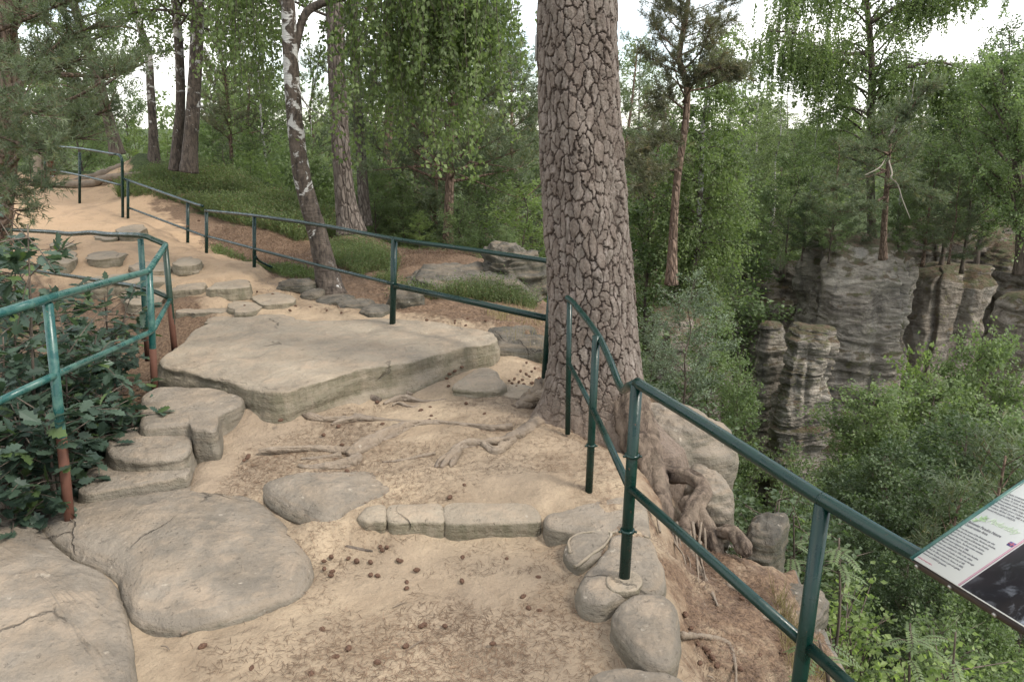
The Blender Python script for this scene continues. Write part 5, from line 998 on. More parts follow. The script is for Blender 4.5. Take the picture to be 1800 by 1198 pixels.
# ---------------------------------------------------------------- woods, read left to right
W1 = 'saplings behind the railing'; W2 = 'conifers of the wood behind the path'; W3 = 'trees beyond the gorge'; W4 = 'shrubs on the gorge slope'
for a in [
    ('bright', 'sapling', 232, 20, 215, 'bright green sapling between the leaning larch and the slender birch', W1, 1.2), ('broad', 'sapling', 170, 23, 190, 'leafy tree behind the rounded corner of the tall railing', W1, 1.2),
    ('broad', 'broadleaf_tree', 110, 20.5, 60, 'broadleaf tree against the sky behind the left pine', None, 1.1), ('broad', 'broadleaf_tree', 60, 24, -80, 'tall broadleaf tree filling the top left corner', None, 1.1),
    ('broad', 'broadleaf_tree', 200, 26, 60, 'thin leafy tree against the sky behind the leaning larch', None, .9), ('bright', 'sapling', 290, 23, 235, 'light green sapling low behind the slender birch', W1, 1.5),
    ('broad', 'sapling', 370, 22, 215, 'green sapling just right of the birch pair', W1, 1.4), ('spruce', 'spruce_tree', 392, 20, 240, 'small blue green spruce right of the birch pair', W2, 1.5),
    ('bright', 'sapling', 438, 18, 268, 'yellow green beech sapling above the heather bank', W1, 1.7), ('bright', 'sapling', 475, 17, 300, 'lower yellow green beech sapling beside the leaning birch', W1, 1.7),
    ('spruce', 'spruce_tree', 360, 28, 95, 'tall dark spruce far behind the birch pair', W2, 1.), ('pine', 'pine_tree', 420, 25, 30, 'pine with open crown far behind the heather bank', W2, 1.1), ('brownpine', 'pine_tree', 375, 21, -60, 'dark needled pine whose crown hangs over the birch pair', W2, 1.),
    ('broad', 'broadleaf_tree', 470, 26, 130, 'green tree behind the leaning birch, left side', None, 1.3), ('birch', 'birch_tree', 440, 21, -40, 'leafy birch hanging down left of the leaning birch', None, .9),
    ('broad', 'sapling', 548, 19, 260, 'sapling between the leaning birch and the straight pine', W1, 1.5), ('pine', 'pine_tree', 545, 28, 90, 'distant pine seen between the leaning birch and the straight pine', W2, 1.),
    ('bright', 'sapling', 590, 16.5, 345, 'low bright sapling at the foot of the straight pine', W1, 2.0), ('broad', 'sapling', 655, 17, 285, 'sapling right of the thin pine trunk', W1, 1.5), ('bright', 'sapling', 655, 21, 215, 'pale green sapling under the birch curtain', W1, 1.3),
    ('spruce', 'spruce_tree', 700, 19, 190, 'young spruce right of the reddish trunk', W2, 1.6), ('pine', 'pine_tree', 650, 26, 20, 'pine standing deep in the wood behind the birch curtain', W2, 1.1), ('bright', 'sapling', 735, 15, 375, 'low leafy sapling above the grey boulder', W1, 2.0),
    ('pine', 'pine_tree', 722, 23, -30, 'full green pine left of the middle pine', W2, 1.3), ('spruce', 'spruce_tree', 865, 21, 10, 'pointed conifer between the middle pine and the thick trunk', W2, 1.5), ('youngpine', 'pine_tree', 905, 18, 95, 'dense young pine touching the left side of the thick trunk', W2, 1.3),
    ('youngpine', 'pine_tree', 760, 18.5, 130, 'young pine behind the middle pine stem', W2, 1.4), ('broad', 'sapling', 850, 16.5, 268, 'light leafy sapling low right of the middle pine', W1, 1.6), ('bright', 'sapling', 920, 15, 330, 'bright sapling against the thick trunk above the railing', W1, 1.7),
    ('broad', 'sapling', 812, 14.5, 355, 'sapling behind the top rail above the big boulder', W1, 1.8), ('youngpine', 'pine_tree', 835, 24, 40, 'blue green pine in the second row behind the middle pine', W2, 1.5), ('broad', 'sapling', 890, 12.5, 400, 'small leafy sapling behind the tall knobbly boulder', W1, 1.6),
    ('broad', 'sapling', 705, 17.5, 330, 'leafy sapling between the reddish trunk and the middle pine', W1, 1.7),
    # behind and right of the thick trunk
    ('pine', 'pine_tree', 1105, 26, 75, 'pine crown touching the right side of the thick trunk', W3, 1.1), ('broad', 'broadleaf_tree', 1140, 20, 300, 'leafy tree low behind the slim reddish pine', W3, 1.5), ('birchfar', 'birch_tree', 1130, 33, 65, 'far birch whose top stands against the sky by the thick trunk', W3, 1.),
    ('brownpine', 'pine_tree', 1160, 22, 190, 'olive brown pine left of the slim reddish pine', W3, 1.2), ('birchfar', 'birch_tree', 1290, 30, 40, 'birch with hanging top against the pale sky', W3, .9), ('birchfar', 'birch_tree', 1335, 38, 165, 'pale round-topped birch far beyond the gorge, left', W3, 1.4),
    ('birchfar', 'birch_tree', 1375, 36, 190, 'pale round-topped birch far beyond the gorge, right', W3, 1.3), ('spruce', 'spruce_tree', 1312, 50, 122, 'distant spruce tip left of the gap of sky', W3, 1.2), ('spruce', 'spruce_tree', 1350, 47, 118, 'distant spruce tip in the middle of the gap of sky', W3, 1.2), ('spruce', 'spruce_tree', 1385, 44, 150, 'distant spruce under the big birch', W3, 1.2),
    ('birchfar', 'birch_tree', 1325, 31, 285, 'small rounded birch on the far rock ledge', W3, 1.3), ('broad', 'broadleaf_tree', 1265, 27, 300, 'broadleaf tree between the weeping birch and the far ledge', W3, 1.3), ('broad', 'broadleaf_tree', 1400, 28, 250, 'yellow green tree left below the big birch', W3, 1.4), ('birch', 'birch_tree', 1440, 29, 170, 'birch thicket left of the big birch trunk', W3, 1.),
    ('youngpine', 'pine_tree', 1480, 25.5, 250, 'young pine left of the dead pale branch', W3, 1.5), ('birch', 'birch_tree', 1610, 27, 140, 'birch behind the pine with the dead branch', W3, 1.), ('youngpine', 'pine_tree', 1650, 26, 260, 'dense young pine on top of the dark tower', W3, 1.7), ('darkleaf', 'broadleaf_tree', 1700, 28, 150, 'dark tree above the back rock wall', W3, 1.2),
    ('broad', 'broadleaf_tree', 1745, 26, 120, 'green tree on the cliff left of the edge oak', W3, 1.2), ('youngpine', 'pine_tree', 1690, 24, 310, 'low pine at the cliff edge above the dark tower', W3, 1.6), ('broad', 'broadleaf_tree', 1590, 25.5, 330, 'low leafy tree behind the main rock tower', W3, 1.5), ('darkleaf', 'broadleaf_tree', 1780, 30, 60, 'tall dark tree at the right edge behind the oak', W3, 1.1),
    ('broad', 'broadleaf_tree', 1470, 24.5, 330, 'leafy tree on the left rim of the main rock tower', W3, 1.4), ('darkleaf', 'broadleaf_tree', 1420, 26, 350, 'dark leafy tree above the mossy rock shoulder', W3, 1.4), ('bush', 'shrub', 1330, 27, 430, 'shrub on the mossy rock shoulder', W3, 1.6), ('youngpine', 'pine_tree', 1370, 22, 480, 'small pine clinging above the bedded front column', W3, 1.0),
    # shrubs on the gorge slope
    ('greyleaf', 'shrub', 1215, 9.8, 492, 'grey green willow-like shrub right of the thick trunk', W4, 1.25), ('greyleaf', 'shrub', 1150, 11.5, 560, 'smaller grey green shrub against the thick trunk', W4, 1.2), ('broad', 'shrub', 1260, 13, 560, 'green shrub behind the grey green one', W4, 1.1), ('broad', 'shrub', 1300, 12, 640, 'shrub hanging over the dark cleft', W4, .8),
    ('tallfresh', 'broadleaf_tree', 1545, 12, 700, 'bright green tree crown rising from the gorge in front of the towers', W4, 1.2), ('bright', 'broadleaf_tree', 1600, 13.5, 640, 'upright yellow green tree top in front of the dark tower', W4, .6), ('tallfresh', 'broadleaf_tree', 1650, 12.5, 690, 'broad green tree crown right of the upright one', W4, 1.2),
    ('tallfresh', 'broadleaf_tree', 1738, 13, 615, 'pale leafed treetop with loose spreading twigs at the right', W4, .85), ('broad', 'broadleaf_tree', 1790, 11, 760, 'green tree crown at the right edge above the board', W4, 1.1), ('darkleaf', 'broadleaf_tree', 1480, 11, 830, 'dark shrub at the foot of the towers behind the top rail', W4, 1.1),
    ('darkleaf', 'broadleaf_tree', 1570, 9.5, 800, 'dark green crown above the junction of rail and post', W4, 1.2), ('youngpine', 'pine_tree', 1690, 7.2, 868, 'young pine just behind the board corner', W4, .9), ('youngpine', 'pine_tree', 1780, 8.2, 800, 'young pine at the right edge above the board', W4, .9), ('darkleaf', 'broadleaf_tree', 1640, 8, 850, 'dark crown left of the young pine by the board', W4, 1.1),
    ('darkleaf', 'broadleaf_tree', 1500, 7.5, 925, 'dark leafy shrub right of the front post', W4, 1.0), ('broad', 'shrub', 1420, 8.5, 870, 'light shrub under the top rail left of the front post', W4, .9), ('darkleaf', 'broadleaf_tree', 1600, 6.2, 985, 'dark shrub below the board corner', W4, 1.0), ('broad', 'broadleaf_tree', 1740, 5.6, 1060, 'green shrub under the board at the bottom right', W4, 1.0),
    ('darkleaf', 'broadleaf_tree', 1840, 6.5, 900, 'dark crown behind the right part of the board', W4, 1.0), ('bushbright', 'shrub', 1560, 4.5, 1120, 'bright green shrub at the bottom right of the front post', W4, 1.2), ('broad', 'shrub', 1400, 10, 800, 'shrub at the foot of the bedded front column', W4, .8), ('darkleaf', 'broadleaf_tree', 1700, 10, 760, 'shaded crown between the two pale treetops', W4, 1.2),
    ('broad', 'shrub', 1660, 4.6, 1110, 'green shrub at the bottom edge below the board', W4, 1.1), ('bushdark', 'shrub', 1340, 5.6, 900, 'dark low shrub beyond the mossy rock brink', W4, 1.3), ('broad', 'shrub', 1480, 5.4, 1010, 'shrub close behind the front post, right side', W4, 1.0),
]:
    zb = None
    if a[6] == W3 and a[3] >= 20 and a[2] >= 1270: zb = max(hz(P(a[2], 440, a[3])[0], a[3]), P(a[2], 470 if a[2] < 1420 else 445, a[3])[2])
    key = {'broad': 'tall', 'darkleaf': 'talldark'}.get(a[0], a[0]) if (a[6] == W4 and a[1] == 'broadleaf_tree') else a[0]
    plant(key, a[1], a[2], a[3], a[4], a[5], 'shrub' if a[1] == 'shrub' else 'tree', a[6], a[7], zb=zb)
# wood that reads as one mass behind everything: low understorey and far trees, merged
def mass(name, label, items, seed, lmat, per=1500, L=.2):
    rng = np.random.default_rng(seed); gl = Geo()
    for x, y, zb, H, R in items:
        n = int(per * max(.4, H / 8)); cl = rng.normal(0, 1, (int(26), 3)) * np.array([R * .45, R * .45, H * .24]) + np.array([0, 0, H * .55]); k = rng.integers(0, len(cl), n)
        p = cl[k] + rng.normal(0, 1, (n, 3)) * np.array([.45, .45, .3]) * R * .5; taper = np.clip(1.25 - p[:, 2] / H, .12, 1); p[:, :2] *= taper[:, None]; p = p[(p[:, 2] > 0) & (p[:, 2] < H)]
        d = rng.normal(0, .6, p.shape); d[:, 2] -= .4; leaves(gl, p + np.array([x, y, zb]), d, L, L * .36, rng, np.clip(k[:len(p)] / 26., 0, 1) * .8)
    return tag(gl.obj(name, MAT[lmat], smooth=False), label, 'woodland', None, 'stuff')
rng = np.random.default_rng(77); it = []
for k in range(90):
    an = rng.uniform(-.95, .95); Y = rng.uniform(34, 75); x = Y * math.tan(an) ; it.append((x, Y, hz(x, Y) - .3, rng.uniform(6, 11) * (1.0 if not -.05 < an < .5 else .8), rng.uniform(1.6, 2.8)))
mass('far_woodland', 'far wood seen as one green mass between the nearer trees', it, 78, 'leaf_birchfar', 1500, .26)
it = []
for k in range(150):
    px = rng.uniform(330, 1300); Y = rng.uniform(17, 32); q = P(px, 400, Y); x, y = q[0], q[1]; it.append((x, y, hz(x, y) - .2, rng.uniform(1.0, 2.6), rng.uniform(.8, 1.5)))
mass('woodland_undergrowth', 'mixed bushes covering the forest floor behind the trunks', it, 79, 'leaf_fresh', 2300, .10)
it = []
for k in range(170):
    x = rng.uniform(2.1, 14); y = rng.uniform(2.5, 19)
    if x < 2.1 + max(0, 4 - y) * .3: continue
    it.append((x, y, hz(x, y) - .2, rng.uniform(.6, 1.8), rng.uniform(.6, 1.1)))
mass('gorge_undergrowth', 'dense bushes and ferns covering the slope of the gorge', it, 80, 'leaf_dark', 2600, .075)

# ---------------------------------------------------------------- oak shrub with lobed leaves, left of the path
def oak_leaves(g, p, d, up_, L, rng):
    half = np.array([(0, .02), (.12, .06), (.2, .17), (.28, .10), (.38, .26), (.47, .15), (.6, .30), (.68, .17), (.8, .22), (.88, .10), (1.0, 0.0)])
    n = len(p); d = unit(d); s = unit(np.cross(d, up_)); u = np.cross(s, d); m = len(half)
    LL = (L * rng.uniform(.6, 1.2, n))[:, None]; cup = rng.uniform(.05, .35, n)[:, None]; bend = rng.uniform(-.25, .1, n)[:, None]
    mid = []; rt = []; lf = []
    for a, b in half:
        cen = p + d * a * LL + u * bend * a * a * LL
        mid.append(cen); rt.append(cen + (s * b * .95 + u * cup * b) * LL); lf.append(cen + (-s * b * .95 + u * cup * b) * LL)
    v = np.stack(mid + rt + lf, 1).reshape(-1, 3); N = 3 * m; q = []
    for k in range(m - 1): q.append((k, k + 1, m + k + 1, m + k)); q.append((k + 1, k, 2 * m + k, 2 * m + k + 1))
    q = (np.array(q)[None] + np.arange(n)[:, None, None] * N).reshape(-1, 4)
    g.add(v, q, None, np.repeat(rng.uniform(0, 1, n), N))
def oak(name, label, stems, seed, nl, L=.125, top=None):
    rng = np.random.default_rng(seed); gw, gl = Geo(), Geo(); o = np.array(stems[0][0], float)
    for st in stems:
        c = cat_rom(np.array(st, float), 30); tube(gw, st, [.016, .010, .004], 7, 24)
        for k in range(max(6, nl // 4)):
            i = rng.integers(7, 29); p = c[i]; d = unit(rng.normal(0, 1, 3) * np.array([1, 1, .45]) + np.array([.15, -.45, .15])); ln = rng.uniform(.15, .5); e = p + d * ln
            tube(gw, [p, p + d * ln * .5 + (0, 0, .02), e], [.005, .0035, .002], 4, 5, cap=False)
            m = rng.integers(5, 9); pp = p + d * ln * rng.uniform(.45, 1, (m, 1)); dd = d * .55 + rng.normal(0, .75, (m, 3)) * np.array([1, 1, .4]); upv = unit(np.array([0, 0, 1.]) + rng.normal(0, .35, (m, 3)))
            oak_leaves(gl, pp, dd, upv, L, rng)
    return tree(name, label, 'shrub', gw, gl, 'darkbark', 'leaf_oak', o, 'oak shrubs filling the hollow at the left', 'stem', 'foliage')
def S(*p): return [tuple(P(*q)) for q in p]
def hollow(px, Y): q = P(px, 700, Y); return (q[0], q[1], hz(q[0], q[1]) - .05)
rngs = np.random.default_rng(5)
def cluster(lo, hi, tops, Y, n):
    out = []
    for k in range(n):
        px = rngs.uniform(lo, hi); Yk = Y + rngs.uniform(-.5, .5); b = hollow(px, Yk); t = P(px + rngs.uniform(-40, 40), rngs.uniform(*tops), Yk - .1)
        out.append([b, tuple((np.array(b) + t) / 2 + rngs.normal(0, .08, 3)), tuple(t)])
    return out
oak('oak_shrub', 'tall oak shrub with dark lobed leaves rising above the teal rail at the left edge', cluster(-90, 50, (395, 470), 5.3, 7), 91, 110)
oak('oak_shrub', 'dense low oak shrub behind the weathered teal railing', cluster(20, 150, (560, 640), 5.6, 8), 92, 110)
oak('oak_shrub', 'oak shrub whose top twigs reach the olive rail near the bend', cluster(130, 205, (515, 590), 6.5, 7), 93, 100)
oak('oak_shrub', 'lowest oak shrub at the foot of the leaning teal post', cluster(-60, 90, (700, 800), 4.5, 8), 94, 90)
oak('oak_shrub', 'oak shrub between the two near rusty posts', cluster(105, 185, (640, 730), 5.3, 6), 95, 90)
oak('oak_shrub', 'oak shrub in the corner below the lower teal rail', cluster(-140, 10, (590, 700), 4.7, 6), 96, 90)
oak('oak_seedling', 'oak branch reaching into the far path in front of the sand', cluster(-60, 45, (425, 500), 5.9, 5), 97, 80, .12)

# ---------------------------------------------------------------- heather, bilberry, grass
def sprigs(name, label, poly_px, n, h, w, mat, seed, kind='stuff', cat='plants', leafy=0, world=None, lean=.35, Yr=None):
    rng = np.random.default_rng(seed); gl = Geo()
    poly = [P(a, b, Y)[:2] for a, b, Y in poly_px] if world is None else world
    poly = np.array(poly); lo, hi = poly.min(0), poly.max(0); x = rng.uniform(lo[0], hi[0], n * 3); y = rng.uniform(lo[1], hi[1], n * 3); k = poly_in(x, y, [tuple(q) for q in poly])
    x, y = x[k][:n], y[k][:n]; den = fbm(np.column_stack([x * 1.2, y * 1.2, np.zeros(len(x))]), 3, seed); k = den > -.32; x, y, den = x[k], y[k], den[k]; n = len(x)
    z = h0(x, y) - .02 + fbm(np.column_stack([x, y, x * 0]) * 1.1, 4, 3) * .035 * 1.8; hh = h * rng.uniform(.4, 1.2, n) * (1 + den * .9)
    d = rng.normal(0, lean, (n, 3)); d[:, 2] = 1; d = unit(d); p = np.column_stack([x, y, z])
    if leafy:
        t = rng.uniform(.2, 1, (n, leafy)); q = (p[:, None] + d[:, None] * (hh[:, None] * t)[..., None]).reshape(-1, 3); dd = np.repeat(d, leafy, 0) * .4 + rng.normal(0, .7, (n * leafy, 3)); leaves(gl, q, dd, w * 3.2, w * 1.3, rng, np.repeat(rng.uniform(0, 1, n), leafy))
    s = unit(np.cross(d, rng.normal(size=(n, 3)))); ww = w * (.35 if leafy else 1)
    v = np.stack([p - s * ww, p + s * ww, p + d * hh[:, None]], 1).reshape(-1, 3); gl.add(v, None, np.arange(n * 3).reshape(-1, 3), np.repeat(rng.uniform(0, 1, n), 3))
    return tag(gl.obj(name, MAT[mat], smooth=False), label, cat, None, kind)
MAT['straw'] = leaf_mat('dry_grass', (.17, .13, .05), (.34, .27, .12), .25)
MAT['litter'] = leaf_mat('dry_needles', (.07, .038, .02), (.24, .14, .075), 0)
sprigs('heather', 'dense heather covering the bank under the birches', [(205, 330, 15.6), (330, 350, 14.6), (430, 392, 13.2), (520, 408, 12.6), (600, 412, 13.4), (620, 385, 15.5), (460, 335, 17), (350, 300, 18), (215, 300, 19.5)], 52000, .30, .010, 'heather', 101, leafy=2)
sprigs('dead_heather', 'brown dead heather and litter on the bank behind the railing', None, 9000, .10, .004, 'litter', 112, leafy=2, lean=.9, world=[tuple(P(a, b, c)[:2]) for a, b, c in ((350, 425, 12), (450, 470, 10.4), (560, 485, 10), (700, 480, 10.5), (850, 450, 12), (700, 430, 13), (520, 408, 12.6), (380, 385, 13.2))])
sprigs('heather', 'heather behind the big boulders under the pines', [(590, 470, 10.5), (690, 500, 9.4), (700, 480, 10.6), (640, 450, 12), (575, 445, 12)], 9000, .20, .006, 'heather', 102, leafy=3)
sprigs('heather', 'heather growing over the grey boulder of the bank', None, 3500, .24, .006, 'heather', 111, leafy=3, world=[(-1.4, 8.7), (.2, 8.5), (.3, 9.0), (-.4, 9.1), (-1.4, 9.0)])
sprigs('heather', 'heather clump between thick pine and domed boulder', None, 5200, .26, .0055, 'heather', 103, leafy=3, world=[(1.15, 5.6), (1.75, 5.3), (1.95, 6.2), (1.3, 6.6)])
sprigs('heather', 'heather fringe along the brink past the domed boulder', None, 6500, .24, .0055, 'heather', 104, leafy=3, world=[(1.55, 5.2), (2.05, 4.4), (2.2, 3.6), (2.5, 3.8), (2.4, 4.8), (1.9, 5.5)])
sprigs('bilberry_patch', 'bright green bilberry at the foot of the leaning birch and beside the brace', [(372, 458, 11.6), (400, 466, 10.8), (500, 492, 9.7), (555, 490, 9.7), (560, 478, 10.0), (470, 464, 10.9), (385, 452, 11.9)], 4200, .09, .006, 'bilberry', 105, leafy=3)
sprigs('grass_tufts', 'dry and green grass tufts by the ledge stones next to the pine', None, 1100, .16, .0028, 'straw', 106, world=[(.0, 6.9), (.45, 6.5), (.6, 7.6), (.2, 8.2), (-.3, 8.0)])
sprigs('grass_tufts', 'thin dry grass along the outer edge of the dirt verge', None, 3800, .13, .0022, 'straw', 107, world=[(1.25, 1.6), (1.6, 1.8), (1.75, 3.2), (1.5, 3.9), (1.35, 3.0)])
sprigs('moss_plants', 'low green growth on the outer slope under the board', None, 9000, .20, .008, 'bilberry', 108, leafy=3, world=[(1.5, .8), (2.6, .8), (3.0, 3.5), (2.2, 4.2), (1.75, 3.2)])
# pinnate rowans
def rowan(label, px, py, Y, seed, n=16, sc=1.):
    rng = np.random.default_rng(seed); t = P(px, py, Y); gw, gl = Geo(), Geo(); zb = hz(t[0], t[1]); b = np.array([t[0] + .1, t[1] + .1, zb - .1]); tube(gw, [b, (b + t) / 2 + (.04, 0, 0), t], [.014, .01, .005], 8, 20)
    for k in range(n):
        s = t + (b - t) * rng.uniform(0, .45) * min(1, .9 / max(.3, t[2] - zb)); a = k * 2.4 + rng.uniform(-.3, .3); el = rng.uniform(.0, .7); L = .15 * sc * rng.uniform(.8, 1.2)
        d0 = np.array([cos(a) * cos(el), sin(a) * cos(el), sin(el)]); lp = limb(s, d0, L * 1.25, 10, (0, 0, -1.0), rng, .05); tube(gw, lp, [.002, .001], 4, 10, cap=False)
        for q in range(3, 11):
            d = unit(lp[min(q, 10)] - lp[q - 1]); sd2 = unit(np.cross(d, [0, 0, 1.])); 
            for sg in (-1, 1):
                ld = unit(sd2 * sg + d * .45 + np.array([0, 0, -.15])); pp = lp[min(q, 10)]; wv = unit(np.cross(ld, np.cross(sd2, d))); l_ = .042 * sc; w_ = .0085 * sc
                gl.add([pp, pp + ld * l_ * .5 + wv * w_, pp + ld * l_, pp + ld * l_ * .5 - wv * w_], [(0, 1, 2, 3)], None, rng.uniform(.2, .9))
        gl.add([lp[-1], lp[-1] + d * .02 + sd2 * .008, lp[-1] + d * .05, lp[-1] + d * .02 - sd2 * .008], [(0, 1, 2, 3)], None, .5)
    return tree('rowan_shrub', label, 'shrub', gw, gl, 'darkbark', 'leaf_mid', b, 'young rowans on the gorge edge', 'stem', 'foliage')
rowan('young rowan with feathery leaves right behind the front post', 1475, 945, 4.4, 201, 12, .85); rowan('rowan with feathery leaves under the board, left one', 1600, 1095, 3.9, 202, 10, .85); rowan('rowan with feathery leaves under the board, right one', 1680, 1110, 3.7, 203, 10, .85)
rowan('small rowan sprout below the mossy rock brink', 1440, 1125, 3.0, 204, 8, .8); rowan('pale leafy sprout on the brink left of the front post', 1395, 905, 4.9, 205, 10, .8)

# ---------------------------------------------------------------- litter on the sand: needles, twigs, cones
def litter(name, label, poly, n, L, w, seed, mat='litter', bias=.0, up_=.004):
    rng = np.random.default_rng(seed); gl = Geo(); poly = np.array(poly); lo, hi = poly.min(0), poly.max(0); x = rng.uniform(lo[0], hi[0], n * 4); y = rng.uniform(lo[1], hi[1], n * 4); k = poly_in(x, y, [tuple(q) for q in poly]); x, y = x[k], y[k]
    den = fbm(np.column_stack([x * 1.7, y * 1.7, x * 0 + seed]), 4, seed); k = den + rng.uniform(-.28, .28, len(x)) > bias; x, y = x[k][:n], y[k][:n]; n = len(x)
    p3 = np.column_stack([x, y, x * 0]); pm = soft_mask(x, y, PATH, .28)
    z = h0(x, y) + (fbm(p3 * 1.1, 4, 3) * .035 + fbm(p3 * 5.5, 4, 5) * .016 + fbm(p3 * 22, 3, 6) * .005) * (1 + (1 - pm) * 1.6) + up_
    a = rng.uniform(0, 6.28, n); d = np.column_stack([np.cos(a), np.sin(a), rng.normal(0, .12, n)]); s = np.column_stack([-np.sin(a), np.cos(a), a * 0]); LL = L * rng.uniform(.5, 1.3, n)
    p = np.column_stack([x, y, z + rng.uniform(0, .004, n)]); v = np.stack([p - s * w, p + s * w, p + d * LL[:, None] + s * w, p + d * LL[:, None] - s * w], 1)[:, [0, 1, 2, 3]].reshape(-1, 3)
    gl.add(v, np.arange(n * 4).reshape(-1, 4), None, np.repeat(rng.uniform(0, 1, n), 4)); return tag(gl.obj(name, MAT[mat], smooth=False), label, 'plant litter', None, 'stuff')
litter('needle_litter', 'dry pine needles scattered over the near sand', [(-2.2, 1.2), (1.2, 1.2), (1.0, 3.3), (-.2, 3.6), (-1.3, 3.6), (-1.6, 2.6)], 17000, .035, .0009, 301, bias=.10)
litter('needle_litter', 'dry pine needles over the root-crossed sand', [(-1.8, 3.5), (.9, 3.5), (.6, 5.6), (-.2, 6.2), (-1.8, 5.3)], 12000, .035, .0010, 302, bias=.05)
litter('needle_litter', 'thick needles and soil crumbs on the verge outside the railing', [(.85, 1.2), (1.9, 1.2), (1.75, 3.9), (1.1, 4.6), (.85, 3.2)], 16000, .032, .0013, 303, bias=-.3)
litter('needle_litter', 'brown needles under the bank behind the railing', [(-4.5, 8.8), (-.4, 7.3), (.6, 6.6), (.8, 9), (0, 12.5), (-5, 14)], 22000, .05, .0022, 304, bias=-.3)
litter('needle_litter', 'dead leaves in the shaded hollow by the oak shrubs', [(-2.75, 3.9), (-2.3, 4.8), (-2.4, 6.4), (-4, 7), (-4.4, 4)], 9000, .05, .006, 305, bias=-.5)
def cone_mesh():
    g = Geo(); seg, rows = 16, 18; V = []
    for i in range(rows):
        t = i / (rows - 1); r = .0125 * sin(pi * min(1, t * .92 + .05)) ** .7
        for j in range(seg): a = 2 * pi * j / seg; rr = r * (1 + .28 * max(0, cos(a * 5 + i * 1.9)) * (i % 2)); V.append((rr * cos(a), (t - .5) * .042, rr * sin(a) + .012))
    ii = np.arange(rows - 1)[:, None] * seg; j = np.arange(seg)[None]; j2 = (j + 1) % seg; g.add(V, np.stack([ii + j, ii + j2, ii + seg + j2, ii + seg + j], -1).reshape(-1, 4)); return g.mesh('pine_cone', plain('cone_brown', (.115, .065, .042), .8, 90, .8, 0, (.03, .018, .012)), False)
CM = cone_mesh(); rng = np.random.default_rng(9)
def cones(lst, label, dz=0., group='pine cones lying on the ground', s=.85):
    for px, py in lst:
        q = G(px, py, .1)
        for _ in range(3): q = G(px, py, hz(q[0], q[1]))
        o = link('pine_cone', CM); o.location = (q[0], q[1], q[2] + .006 + dz); o.rotation_euler = (rng.uniform(-.3, .3), rng.uniform(-.3, .3), rng.uniform(0, 6.28)); o.scale = (s * rng.uniform(.85, 1.2),) * 3; tag(o, label, 'pine cone', group)
cones([(567, 1112), (357, 1140), (443, 1178), (546, 1190), (590, 1160), (612, 1145), (665, 1168), (712, 1140), (740, 1105), (782, 1105), (866, 1135), (745, 1102)], 'brown pine cone on the flat sand near the bottom edge')
cones([(582, 1015), (585, 1008), (571, 1003), (583, 983), (570, 990), (628, 990), (652, 992), (652, 1015), (664, 1016), (733, 1006), (714, 1038), (700, 988), (704, 990), (715, 1027), (812, 1025), (813, 984), (890, 988), (946, 1021), (920, 1053), (929, 1074), (948, 1078), (669, 964), (680, 966), (672, 971), (613, 985)], 'brown pine cone on the sand below the kerb step')
cones([(816, 856), (791, 878), (436, 808), (437, 805), (610, 832)], 'lone pine cone on the sand above the kerb step')
cones([(852, 730), (766, 740), (755, 742), (672, 748), (688, 758), (595, 753), (569, 768), (820, 712), (789, 681), (832, 681), (805, 690), (758, 735), (757, 719), (740, 724), (663, 710), (500, 725), (494, 742), (601, 785), (430, 812)], 'pine cone among the bare roots on the sand')
cones([(905, 668), (912, 674), (918, 670), (925, 660), (930, 664), (940, 650), (925, 640), (935, 676), (900, 676), (908, 682), (942, 680), (915, 655), (895, 672), (921, 678), (948, 668), (934, 655), (820, 640), (812, 648), (800, 655), (790, 660), (785, 668)], 'dark pine cone heaped against the stones by the pine foot', .0)
cones([(697, 583), (750, 565), (799, 570), (800, 566), (816, 588), (819, 574), (715, 580), (622, 591), (660, 580), (822, 562), (853, 566), (875, 565)], 'pine cone on top of the carved rock step', .0)
cones([(452, 515), (545, 542), (430, 540), (520, 540), (575, 548), (480, 520), (600, 552), (510, 548), (505, 460), (540, 470), (350, 390), (330, 400), (300, 372), (410, 450)], 'pine cone on the trodden path further up')
cones([(1303, 1055), (1372, 1033), (1380, 1083), (1365, 1128), (1375, 1150), (1335, 1155), (1310, 1130), (1320, 1138), (1245, 1150), (1250, 1160), (1240, 1145), (1236, 1090), (1245, 1100), (1205, 1085), (1230, 1170), (1260, 1175), (1300, 1180), (1226, 1135), (1215, 1108)], 'opened pine cone on the brown verge outside the railing', .0, s=.9)
# twigs
tw = 'dry twigs lying on the sand'
for k, (a, b, lb) in enumerate([((480, 1058), (497, 1046), 'short crooked twig beside the big round slab'), ((1248, 1118), (1262, 1122), 'thin twig on the verge'), ((690, 1062), (715, 1052), 'forked twig on the sand below the kerb blocks'), ((712, 1142), (745, 1120), 'long pale twig near the bottom centre'), ((884, 1015), (890, 1028), 'small pale stick on the sand right of centre'), ((928, 1055), (938, 1064), 'pale wood chip on the sand beside two cones'), ((283, 1135), (298, 1142), 'short dark twig by the lower slab edge')]):
    p, q = G(*a, .01), G(*b, .01); g = Geo(); p[2] = hz(p[0], p[1]) + .008; q[2] = hz(q[0], q[1]) + .008; tube(g, [p, (p + q) / 2 + (.004, .004, .004), q], [.003, .004, .002], 7, 12, noise=.001); tag(g.obj('twig', MAT['root']), lb, 'twig', tw)

